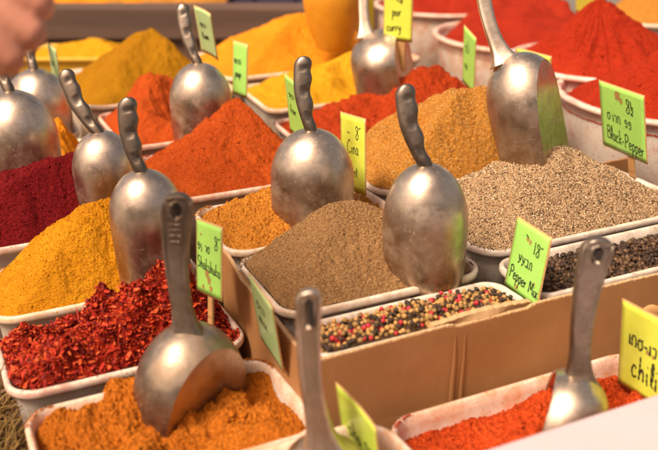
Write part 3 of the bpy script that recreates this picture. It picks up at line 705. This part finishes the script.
# ------------------------------------------------------------------ grains
e12 = as_thing(h12, 'speckled beige cone of crushed white pepper with dark bits')
gm12 = grains_mat('crushed_pepper', [(.52, .36, .21), (.42, .28, .15), (.62, .47, .30), (.14, .08, .04), (.36, .22, .11), (.05, .03, .015), (.46, .33, .19), (.30, .19, .1), (.52, .39, .24), (.13, .075, .04)])
part_of(scatter('crushed_grains', sample(h12, 34000), OCT, .00115, (1.15, .8, .7), gm12, None, jit=.35, lift=.0003), e12)['kind'] = 'stuff'
def addg(h, n, size, mat, label):
    o = scatter('grains', sample(h, n), OCT, size, (1.1, .85, .7), mat, None, jit=.4, lift=.0001); o.parent = h.o; o['kind'] = 'stuff'
addg(h9, 12000, .0008, g9, '')
addg(h14, 24000, .0009, grains_mat('amber_grains', [(.48, .22, .045), (.58, .33, .10), (.36, .14, .025), (.44, .18, .026), (.62, .41, .15), (.26, .11, .025)]), '')
addg(h10, 26000, .00065, grains_mat('cumin_grains', [(.32, .18, .075), (.40, .25, .12), (.23, .12, .045), (.16, .08, .032), (.35, .2, .085)]), '')
addg(h, 1, .0005, fl_m, '') if False else None

def crumbs(h, n, size):
    o = scatter('crumbs', sample(h, n), OCT, size, (1.1, 1, .8), h.o.data.materials[0], None, jit=.55, lift=.0001); o.parent = h.o; o['kind'] = 'stuff'
def clumps(h, n, size):
    o = scatter('clumps', sample(h, n), ico(1), size, (1, .9, .7), h.o.data.materials[0], None, jit=.6, lift=.0002); o.parent = h.o; o['kind'] = 'stuff'
def spill(h, n, size=.0007, mat=None):
    t_ = h.t; rg = np.array(ring_rr(t_.hx+.001, t_.hy+.001, t_.r, 400)); i = RNG.integers(0, len(rg), n); keep = fbm(rg[i, 0], rg[i, 1], 22, 2, 5) > -.08; i = i[keep]
    q = rg[i]*(1+RNG.normal(size=(len(i), 1))*.010); ca, sa = math.cos(t_.rot), math.sin(t_.rot)
    P_ = np.stack([t_.c.x+q[:, 0]*ca-q[:, 1]*sa, t_.c.y+q[:, 0]*sa+q[:, 1]*ca, np.full(len(i), t_.rim+.0006)], 1)
    o = scatter('spilled_crumbs', P_, OCT, size, (1.2, 1, .6), mat or h.o.data.materials[0], None, jit=.5); o['kind'] = 'stuff'
    if hasattr(h, 'root'): part_of(o, h.root)
    else: o.parent = h.o
for h_, n_, s_ in ((H1, 260, .0018), (H3, 130, .0013), (H4, 160, .0016), (H8, 200, .0016), (H15, 300, .0022), (H19, 200, .0022), (HR4, 120, .0022), (HR3, 160, .0022)): clumps(h_, n_, s_)
for h_ in (H1, H3, H4, H8, H15, H19, HR4, HR3, h9, h14, h10): spill(h_, 700)
spill(h, 10) if False else None
spill(h12, 500, .0009, gm12); HF and spill(HF, 350, .0015, fl_m)
crumbs(H1, 9000, .0007); crumbs(H3, 9000, .00055); crumbs(H4, 6000, .0007); crumbs(H8, 10000, .0006); crumbs(H15, 12000, .0009); crumbs(H19, 7000, .0009); crumbs(HR4, 7000, .0009); crumbs(HR3, 7000, .0009)
def hexpack(h, step, zj, tubo, ins, rng):
    """peppercorns one beside another over the heap's surface"""
    t_ = tubo; V = h.V; out = []
    nx = int(t_.hx*2/step); ny = int(t_.hy*2/(step*.866))
    gx = V[:, 0]; gy = V[:, 1]; gz = V[:, 2]
    for j in range(ny+1):
        for i in range(nx+1):
            x = -t_.hx + (i+.5*(j % 2))*step + rng.normal()*step*.16; y = -t_.hy + j*step*.866 + rng.normal()*step*.16
            if tinside(t_, np.array([x]), np.array([y]), .0035+ins)[0] > 0: continue
            wx = t_.c.x + x*math.cos(t_.rot) - y*math.sin(t_.rot); wy = t_.c.y + x*math.sin(t_.rot) + y*math.cos(t_.rot)
            k = np.argmin((gx-wx)**2+(gy-wy)**2); out.append((wx, wy, gz[k]+rng.normal()*zj))
    return np.array(out)
e11 = as_thing(h11, 'mixed black, cream and pink peppercorns lying deep in the clear tub')
pr = np.random.default_rng(5)
P11 = hexpack(h11, .0057, .0009, T11, .003, pr); extra = hexpack(h11, .0125, .0009, T11, .004, pr); extra[:, 2] += .0042; P11 = np.concatenate([P11, extra])
I2 = ico(2)
def pepmat(name, cols, rough=.55, wr=.0):
    m = NT(name); g = m.n('ShaderNodeNewGeometry'); ob = m.n('ShaderNodeObjectInfo')
    c_ = m.mix(m.noise(300, 4, .6), cmul(cols, .7), cmul(cols, 1.25)); c_ = m.mix(.45, c_, m.ramp(ob.outputs['Random'], [(0, cmul(cols, .65)), (1, cmul(cols, 1.25))]))
    return m.set(Base_Color=c_, Roughness=rough, Normal=m.bump(m.noise(650, 4, .7), .5+wr, .0012))
PM = {'cream': pepmat('cream_peppercorn', (.52, .29, .085)), 'black': pepmat('black_peppercorn', (.055, .03, .018), .5, .4), 'pink': pepmat('pink_peppercorn', (.52, .025, .035), .4),
      'olive': pepmat('olive_peppercorn', (.30, .17, .05))}
LBL = {'cream': 'pale cream peppercorn lying on top in the mixed pepper tub', 'black': 'wrinkled dark brown peppercorn lying on top in the mixed pepper tub',
       'pink': 'bright pinkish red peppercorn lying on top in the mixed pepper tub', 'olive': 'olive green peppercorn lying on top in the mixed pepper tub'}
PME = {}
for k_ in PM:
    v, f = I2; w = v*(1+.05*RNG.normal(size=(len(v), 1)))*.00295
    me = bpy.data.meshes.new('peppercorn_'+k_); me.from_pydata(w.tolist(), [], f.tolist()); me.materials.append(PM[k_]); me.polygons.foreach_set('use_smooth', [True]*len(me.polygons)); me.update(); PME[k_] = me
kinds = pr.choice(['cream', 'black', 'pink', 'olive'], len(P11), p=[.38, .34, .12, .16])
# nearest and least hidden ones singly, the rest as one mass
vis = [i for i in range(len(P11))]
depth = [(Vector(P11[i])-CAM).length for i in vis]
ordr = sorted(vis, key=lambda i: depth[i] - 12*max(0, P11[i][2]-.030))
def topmost(i):
    d2 = (P11[:, 0]-P11[i, 0])**2+(P11[:, 1]-P11[i, 1])**2
    return not np.any((d2 < .0035**2) & (P11[:, 2] > P11[i, 2]+.002))
def seen(i):
    d = Vector(P11[i])-CAM; u = BX.dot(d); tt = (.6925 - CAM.dot(BX))/u; zz = CAM.z + d.z*tt; return zz > .057 and -.4 < d.x/ d.dot(FWD) < .4
ind = [i for i in ordr if topmost(i) and seen(i)][:300]; inds = set(ind)
for n_, i in enumerate(ind):
    o = bpy.data.objects.new('peppercorn', PME[kinds[i]]); C.objects.link(o); o.location = P11[i]; o.scale = [1+pr.normal()*.08]*3; o.rotation_euler = pr.random(3)*6
    tag(o, LBL[kinds[i]], 'peppercorn', kinds[i]+' peppercorns in the mixed tub')
for k_ in PM:
    q = np.array([P11[i] for i in range(len(P11)) if i not in inds and kinds[i] == k_])
    if len(q): part_of(scatter('peppercorns', q, I2, .0029, (1, 1, 1), PM[k_], None, rng=pr, jit=.06, smooth=True), e11)['kind'] = 'stuff'
e13 = as_thing(h13, 'wrinkled black peppercorns heaped along the right of the tray')
P13 = hexpack(h13, .0058, .0012, T13, .003, pr); ex2 = hexpack(h13, .0125, .001, T13, .004, pr); ex2[:, 2] += .0042
gmb = grains_mat('black_peppercorns', [(.060, .034, .02), (.04, .022, .014), (.10, .055, .03), (.05, .028, .016), (.14, .08, .042), (.03, .018, .012)], .6)
gmb.node_tree.nodes['Principled BSDF'].inputs['Specular IOR Level'].default_value = .3
v2 = I2[0]*(1+.07*pr.normal(size=(len(I2[0]), 1)))
part_of(scatter('black_peppercorns', np.concatenate([P13, ex2]), (v2, I2[1]), .0029, (1, 1, 1), gmb, None, rng=pr, jit=.08, smooth=True), e13)['kind'] = 'stuff'

# ------------------------------------------------------------------ scoops
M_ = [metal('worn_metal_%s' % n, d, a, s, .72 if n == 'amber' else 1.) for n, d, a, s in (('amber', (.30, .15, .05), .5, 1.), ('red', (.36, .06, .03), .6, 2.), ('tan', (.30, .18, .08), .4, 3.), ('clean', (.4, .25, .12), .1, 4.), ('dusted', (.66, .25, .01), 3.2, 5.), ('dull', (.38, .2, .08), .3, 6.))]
HOLE_SHADE = flat('painted_hole_shade', (.02, .013, .01), .8)
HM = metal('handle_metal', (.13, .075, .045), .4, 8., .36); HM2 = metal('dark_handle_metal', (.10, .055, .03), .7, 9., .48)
def S(label, npx, tpx, dep, wpx, L, mouth, style, mat, tdd=.0, **k):
    return scoop(label, atd(*npx, dep), wpx*dep/F, L, atd(*tpx, dep+tdd), mouth, style, mat, **k)
AW = (.15, 1, 0)
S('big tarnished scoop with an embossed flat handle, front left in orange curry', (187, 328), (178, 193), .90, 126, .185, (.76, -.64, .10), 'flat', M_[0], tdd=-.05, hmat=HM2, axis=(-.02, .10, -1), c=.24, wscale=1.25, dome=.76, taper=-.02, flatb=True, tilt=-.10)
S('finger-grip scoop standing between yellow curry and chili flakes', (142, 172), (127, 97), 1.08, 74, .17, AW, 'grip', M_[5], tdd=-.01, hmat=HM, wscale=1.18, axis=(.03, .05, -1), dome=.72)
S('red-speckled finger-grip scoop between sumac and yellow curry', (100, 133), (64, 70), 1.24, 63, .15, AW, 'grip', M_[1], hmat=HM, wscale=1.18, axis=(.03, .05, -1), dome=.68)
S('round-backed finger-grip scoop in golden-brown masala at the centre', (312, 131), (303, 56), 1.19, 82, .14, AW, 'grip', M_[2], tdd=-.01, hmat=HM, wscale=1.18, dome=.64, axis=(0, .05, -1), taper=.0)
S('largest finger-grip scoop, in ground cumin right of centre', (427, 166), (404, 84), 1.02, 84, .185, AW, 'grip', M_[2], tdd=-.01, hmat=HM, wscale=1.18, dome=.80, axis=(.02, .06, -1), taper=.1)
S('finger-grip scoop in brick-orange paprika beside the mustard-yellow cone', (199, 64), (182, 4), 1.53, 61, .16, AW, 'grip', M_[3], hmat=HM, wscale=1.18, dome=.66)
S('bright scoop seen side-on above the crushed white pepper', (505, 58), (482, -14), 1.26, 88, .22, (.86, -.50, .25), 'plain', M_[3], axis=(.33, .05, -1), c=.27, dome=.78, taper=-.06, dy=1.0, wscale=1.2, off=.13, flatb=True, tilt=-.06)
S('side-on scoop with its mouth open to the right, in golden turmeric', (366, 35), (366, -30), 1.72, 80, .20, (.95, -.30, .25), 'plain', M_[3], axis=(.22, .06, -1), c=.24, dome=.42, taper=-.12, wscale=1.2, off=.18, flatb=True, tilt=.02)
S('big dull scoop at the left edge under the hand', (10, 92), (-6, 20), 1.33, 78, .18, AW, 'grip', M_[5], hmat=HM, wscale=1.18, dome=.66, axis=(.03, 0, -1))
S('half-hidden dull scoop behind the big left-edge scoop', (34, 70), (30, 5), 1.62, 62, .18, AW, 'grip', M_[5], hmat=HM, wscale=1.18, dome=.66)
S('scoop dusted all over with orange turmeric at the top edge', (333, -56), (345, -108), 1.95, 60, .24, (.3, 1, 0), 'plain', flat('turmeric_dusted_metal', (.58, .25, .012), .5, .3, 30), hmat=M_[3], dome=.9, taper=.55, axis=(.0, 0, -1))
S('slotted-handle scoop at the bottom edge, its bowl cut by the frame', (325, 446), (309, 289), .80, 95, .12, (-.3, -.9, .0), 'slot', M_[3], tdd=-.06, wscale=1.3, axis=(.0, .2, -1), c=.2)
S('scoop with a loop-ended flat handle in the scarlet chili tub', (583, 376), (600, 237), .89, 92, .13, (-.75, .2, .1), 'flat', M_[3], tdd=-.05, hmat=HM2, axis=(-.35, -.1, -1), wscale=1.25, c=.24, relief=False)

# ------------------------------------------------------------------ price cards
card('green card reading Black Pepper on a wooden stake at the right', (598, 79), (643, 97), (602, 146), 1.36, GREEN,
     [('8½', .60, .66, .20, -.08), ('ס.ורח פפ', .16, .46, .20, -.06), ('Black-Pepper', .13, .17, .20, -.10)], stake=(.12, .035, .0145), pen=.0016, asp=1.0, stains=[(.42, .86, .07), (.5, .80, .04), (.85, .2, .02)])
card('green card reading Pepper Mix, leaning over the cardboard edge', (517, 215), (551, 239), (503, 286), 1.03, GREEN,
     [("~", .36, .80, .15, -.2), ("18'", .62, .66, .17, -.1), ('עע64'.replace('64', 'בת'), .26, .46, .18, -.1), ('Pepper Mix', .10, .19, .17, -.1)], stake=(-.1, .03, .009), pen=.0013, asp=.7, stains=[(.42, .80, .03), (.5, .78, .03), (.36, .10, .035), (.8, .3, .02)])
card('bright yellow card reading chili at the right edge', (621, 296), (692, 338), (615, 384), .93, YELLOW,
     [('וחס-ור', .14, .54, .22, -.02), ('chili', .20, .20, .26, -.02)], pen=.0019, asp=1.0, stains=[(.42, .56, .025), (.5, .54, .02), (.35, .3, .015), (.55, .2, .02)])
card('green card reading Shakshuka beside the embossed scoop handle', (196, 217), (222, 228), (196, 291), 1.0, GREEN,
     [('פג רס', .08, .60, .16, -.08), ("8'", .72, .66, .18, 0), ('Shakshuka', .07, .36, .155, -.1)], pen=.0011, asp=.62, stake=(0, .05, .009), stains=[(.45, .30, .05), (.52, .22, .05), (.3, .1, .03), (.6, .12, .04), (.2, .8, .02)])
card('narrow green card tilted against the left side of the cardboard tray', (248, 272), (272, 308), (260, 338), .93, PALE,
     [('פגר', .2, .6, .2, 0), ('mix', .2, .38, .18, 0)], pen=.0013, asp=.6)
card('folded yellow-green card at the bottom edge beside the slotted handle', (338, 380), (378, 428), (346, 462), .84, LIME,
     [("8'", .6, .42, .2, 0), ('sho', .2, .48, .2, 0), ('~p', .4, .22, .2, -.2)], pen=.0016, asp=.75, bend=.03)
card('yellow card with a cinnamon price beside the centre scoop', (340, 111), (365, 120), (341, 187), 1.28, YELLOW,
     [('~', .30, .72, .15, 0), ("8'", .62, .70, .17, 0), ('Cina', .28, .50, .17, 0), ('mont', .3, .2, .14, 0)], pen=.0012, asp=.6, stake=(.1, .03, .01))
card('tall pale yellow card at the top edge left of the red basins', (384, -14), (413, -10), (383, 39), 1.66, YELLOW,
     [("~8'", .45, .72, .14, 0), ('por', .3, .46, .17, .1), ('curry', .12, .16, .17, .1)], pen=.0018, asp=.62, stake=(.1, .06, .018))
card('narrow green card turned edge-on before the round basins', (464, 25), (476, 39), (462, 82), 1.62, GREEN, [('פל', .2, .6, .2, 0), ('red', .2, .3, .16, 0)], pen=.0018, asp=.5)
card('lime card behind the side-on scoop with a price in its corner', (516, 47), (551, 57), (514, 92), 1.5, LIME, [("8'", .70, .60, .26, 0)], pen=.0018, asp=.95)
card('green card on the rim behind the orange paprika cone', (233, 40), (248, 45), (232, 94), 1.6, GREEN, [('פגרב', .12, .6, .13, 0), ('pap', .2, .35, .13, 0)], pen=.0018, asp=.42)
card('pale green card leaning behind the mustard cone scoop', (195, 5), (212, 14), (202, 52), 1.62, PALE, [('פגר', .2, .6, .15, 0), ('tum', .2, .35, .15, 0)], pen=.0018, asp=.5, bend=.05)
card('narrow green card just left of the centre scoop handle', (284, 73), (301, 88), (290, 132), 1.38, GREEN, [('פגר', .2, .66, .13, 0), ('kar', .2, .4, .13, 0)], pen=.0014, asp=.45)
card('thin pale card leaning behind the left-edge scoops', (47, 42), (56, 50), (55, 94), 1.68, PALE, [('רח', .2, .6, .15, 0)], pen=.0018, asp=.35)
card('small yellow card at the top edge between two red cones', (576, -18), (600, -10), (575, 12), 2.1, YELLOW, [], asp=.8)
card('bright yellow card behind the orange-dusted scoop', (352, -16), (374, -12), (352, 30), 2.06, YELLOW, [], asp=.6)

# ------------------------------------------------------------------ background
BW = wood('beam_wood', (.115, .066, .045), 12)
bm = bmesh.new(); c = at(60, 46, -.02); c2 = at(420, 42, -.02)
box_bm(bm, (c.x-.6, c.y+.02, -.135), (c2.x+.25, c.y+.07, .10)); box_bm(bm, (c.x-.6, c.y+.0, -.0), (c2.x+.25, c.y+.018, .095))
tag(bm_obj('wooden_beam', bm, BW, bevel=.004), 'dark weathered wooden beam running behind the turmeric cones', 'beam')
yc = at(95, 60, .0)
yb = tub('yellow plastic crate in the shade below the wooden beam', (yc.x-.02, yc.y-.02, 0), .17, .09, .02, .03, .15, flat('yellow_plastic', (.72, .42, .03), .4), rot=.02, name='yellow_crate', group='crates behind')
heap('pale yellow powder in the yellow crate below the beam', yb, (yc.x, yc.y, 0), .06, .01, mats['gold'], nr=50, na=120, seed=80)
del yb.o['group']; yb.o['category'] = 'crate'
for i, (px, lab, mt) in enumerate(((95, 'far blurred orange spice mound left beyond the beam', 'turm'), (165, 'far blurred amber spice mound right beyond the beam', 'amber'))):
    q = at(px, -4, .06); tb = tub(['far wooden tray left beyond the beam', 'far wooden tray right beyond the beam'][i], (q.x, q.y, 0), .22, .16, .03, .05, .18, flat('tray_brown_%d' % i, (.25, .11, .03)), rot=0, name='spice_tray', group='trays beyond the beam')
    heap(lab, tb, (q.x, q.y, 0), .13, .04, mats[mt], nr=50, na=120, seed=82+i, amp=.02, freq=12)
q = at(330, -6, .05); bm = bmesh.new()
box_bm(bm, (q.x-.42, q.y, -.135), (q.x+.55, q.y+.35, .07))
for k_ in range(6): box_bm(bm, (q.x-.38+k_*.15, q.y-.012, -.12), (q.x-.28+k_*.15, q.y-.001, .06))
tag(bm_obj('plastic_crate', bm, flat('violet_plastic', (.055, .045, .09), .5), bevel=.006), 'dark violet crate beyond the beam at the top edge', 'crate')
# white lid in the foreground
bm = bmesh.new(); LM = flat('white_foam', (.56, .455, .475), .6, .06, 20)
box_bm(bm, (.352, .18, -.03), (1.15, .5135, .048), MG)
fb = empty('foam_box', G(.7, .35, -.135)); tag(fb, 'pinkish white foam box filling the bottom right corner', 'box')
part_of(bm_obj('lid', bm, LM, bevel=.006), fb)
for a_, b_, r_ in ((.385, .485, .010), (.40, .497, .006), (.372, .50, .005)):
    V = [G(a_, b_, .0492)] + [G(a_+math.cos(i*.3)*r_*(.7+.5*math.sin(i*1.9)**2), b_+math.sin(i*.3)*r_*(.6+.4*math.cos(i*2.3)**2), .0492) for i in range(21)]
    part_of(pymesh('stain', V, [(0, 1+i, 1+(i+1) % 21) for i in range(21)], STAIN, None, smooth=False), fb)
bm = bmesh.new(); box_bm(bm, (.57, .19, .0483), (.5712, .51, .0490), MG); part_of(bm_obj('moulding_line', bm, LM), fb)
bm = bmesh.new(); box_bm(bm, (.352, .22, -.135), (1.10, .49, -.031), MG); part_of(bm_obj('body', bm, LM, bevel=.004), fb)
# small orange wooden spoon end behind the chili card
def knob(label, px, py, dep, r, name='wooden_spoon'):
    c_ = atd(px, py, dep); bm = bmesh.new(); bmesh.ops.create_uvsphere(bm, u_segments=24, v_segments=14, radius=r)
    for v_ in bm.verts: v_.co.y *= .35
    rr = bmesh.ops.create_cone(bm, segments=16, radius1=r*.35, radius2=r*.4, depth=.10, cap_ends=True)
    for v_ in rr['verts']: v_.co.z -= .05+r*.8
    o = bm_obj(name, bm, STAKE, None, smooth=True); o.location = c_; tag(o, label, 'spoon')
knob('round wooden spoon end peeping over the yellow chili card', 651, 314, 1.0, .012)

# dried straw at the lower left
rs = random.Random(3); V = []; Fc = []
for i in range(5200):
    a = rs.uniform(-.22, .028); b = rs.uniform(.55, .98); p = G(a, b, -.10+rs.random()*.065); d = Vector((rs.gauss(.2, .5), rs.gauss(.6, .6), rs.gauss(.1, .35))).normalized(); Ls = rs.uniform(.02, .06); w = rs.uniform(.0005, .0011)
    sd = d.cross(Vector((0, 0, 1))).normalized(); upv = sd.cross(d); b0 = len(V); bend = rs.gauss(0, .012)
    for k_ in range(6):
        f = k_/5; q = p + d*Ls*f + sd*bend*f*f*2; V += [q+sd*w, q+upv*w*1.4, q-sd*w]
    for k_ in range(5):
        for m_ in range(3): n_ = (m_+1) % 3; Fc.append((b0+k_*3+m_, b0+k_*3+n_, b0+k_*3+3+n_, b0+k_*3+3+m_))
tag(pymesh('dried_herbs', V, Fc, grains_mat('straw', [(.24, .13, .04), (.16, .08, .025), (.32, .19, .06), (.09, .05, .015), (.2, .13, .04)])), 'tangle of brown dried herb stalks at the bottom left corner', 'dried herbs', kind='stuff')

# ------------------------------------------------------------------ hand at the top left, gripping the edge scoop's handle
def tube_chain(bm, pts, rad, seg=14):
    P = [Vector(p) for p in pts]; rings = []; n = len(P); prev = None
    fine = []; fr = []
    for i in range(n-1):
        for k_ in range(6): f = k_/6; fine.append(P[i].lerp(P[i+1], f)); fr.append(rad[i]*(1-f)+rad[i+1]*f)
    fine.append(P[-1]); fr.append(rad[-1])
    for _ in range(4): fine = [fine[0]]+[(fine[i-1]+fine[i]*2+fine[i+1])/4 for i in range(1, len(fine)-1)]+[fine[-1]]
    for p, r in zip(fine, fr):
        m_ = bmesh.ops.create_icosphere(bm, subdivisions=2, radius=r, matrix=Matrix.Translation(p))
def hand():
    skin = NT('skin'); col = skin.ramp(skin.noise(30, 5), [(.3, (.50, .20, .13)), (.7, (.62, .29, .19))])
    skin.set(Base_Color=col, Roughness=.5, Subsurface_Weight=.3, Subsurface_Radius=(.02, .008, .004), Subsurface_Scale=.4, Normal=skin.bump(skin.noise(180, 5), .25, .001))
    bm = bmesh.new(); D = .62; q = lambda x, y, z=0.: atd((x-38)*1.35+41, (y-54)*1.35+56, D+z)
    kn = [(38, -8), (36, 14), (30, 36), (16, 54)]           # knuckles, from the index finger down to the little finger
    for i, (x, y) in enumerate(kn):
        k_ = (1, 1.03, .98, .88)[i]
        tube_chain(bm, [q(-60, y*.5-60, .02), q(-10, y*.8-18, .0), q(x, y, .008)], [.024, .0175, .0118*k_])
        tube_chain(bm, [q(x, y, .008), q(x+2, y+5, .034), q(x-14, y+9, .048), q(x-32, y+6, .036)], [.0118*k_, .0105*k_, .0092*k_, .0078*k_])
    tube_chain(bm, [q(-40, -70, .03), q(-4, -44, .05), q(24, -22, .060), q(30, 2, .062)], [.021, .016, .012, .010])
    for (x, y, r_) in ((-12, 4, .024), (6, 14, .022), (14, -14, .022), (-6, 32, .021)): tube_chain(bm, [q(-50, -50, .02), q(x, y, .012)], [.028, r_])
    tube_chain(bm, [q(-50, -50, .02), q(-110, -110, .03), q(-220, -220, .06), q(-380, -380, .12)], [.030, .028, .032, .042])
    me = bpy.data.meshes.new('person'); bm.to_mesh(me); bm.free(); o = link_mesh('person', me, skin.m)
    r = o.modifiers.new('r', 'REMESH'); r.mode = 'VOXEL'; r.voxel_size = .0022; r.use_smooth_shade = True
    s = o.modifiers.new('s', 'SMOOTH'); s.factor = .6; s.iterations = 5
    tag(o, 'bare fist and forearm reaching in out of focus at the top left corner', 'person')
hand()

# ------------------------------------------------------------------ unseen shopfront, added to give the scoops reflections
op = empty('reflection_backdrop', (0, -3.2, -.9)); tag(op, 'dark shopfront added unseen behind the viewer to give the scoops reflections', 'backdrop')
bm = bmesh.new(); box_bm(bm, (-6, -3.6, -.9), (6, -3.2, 1.5)); part_of(bm_obj('wall', bm, flat('reflection_wall', (.10, .06, .04), .9, .3, 2)), op)
for k_ in range(5):
    bm = bmesh.new(); box_bm(bm, (-5+k_*2.1, -3.19, -.5), (-3.9+k_*2.1, -3.15, .9)); part_of(bm_obj('reflection_panel', bm, flat('reflection_panel', (.5, .42, .33), .7)), op)

# ------------------------------------------------------------------ light, sky, camera
sc = bpy.context.scene
w = bpy.data.worlds.new('World'); sc.world = w; w.use_nodes = True; nt = w.node_tree; nt.nodes.clear()
out = nt.nodes.new('ShaderNodeOutputWorld'); bg = nt.nodes.new('ShaderNodeBackground'); sky = nt.nodes.new('ShaderNodeTexSky')
EL, AZ = 54, 226            # sun height; compass direction it stands in, clockwise from +Y
sky.sky_type = 'NISHITA'; sky.sun_disc = False; sky.sun_elevation = R(EL); sky.sun_rotation = R(AZ); sky.dust_density = 4; sky.ozone_density = .5; sky.air_density = .8
mx = nt.nodes.new('ShaderNodeMix'); mx.data_type = 'RGBA'; mx.blend_type = 'MULTIPLY'; mx.inputs[0].default_value = 1; mx.inputs[7].default_value = (1.0, .73, .52, 1)
nt.links.new(sky.outputs[0], mx.inputs[6]); nt.links.new(mx.outputs[2], bg.inputs[0]); nt.links.new(bg.outputs[0], out.inputs[0]); bg.inputs[1].default_value = .14
sd = bpy.data.lights.new('sun', 'SUN'); sd.energy = 3.0; sd.angle = R(17); sd.color = (1, .88, .72)
so = bpy.data.objects.new('sun', sd); C.objects.link(so)
dirv = Vector((math.sin(R(AZ))*math.cos(R(EL)), math.cos(R(AZ))*math.cos(R(EL)), math.sin(R(EL))))
so.rotation_euler = dirv.to_track_quat('Z', 'Y').to_euler(); so.location = (0, 0, 3)
cd = bpy.data.cameras.new('camera'); co = bpy.data.objects.new('camera', cd); C.objects.link(co); sc.camera = co
co.location = CAM; co.rotation_euler = (math.pi/2-TH, 0, 0); cd.sensor_width = 36; cd.lens = F/658*36; cd.clip_start = .02; cd.clip_end = 200
cd.dof.use_dof = True; cd.dof.focus_distance = 1.17; cd.dof.aperture_fstop = 4.0
sc.view_settings.view_transform = 'Standard'; sc.view_settings.look = 'None'; sc.view_settings.exposure = .66; sc.view_settings.gamma = 1; sc.view_settings.use_curve_mapping = False
sc.cycles.use_denoising = True
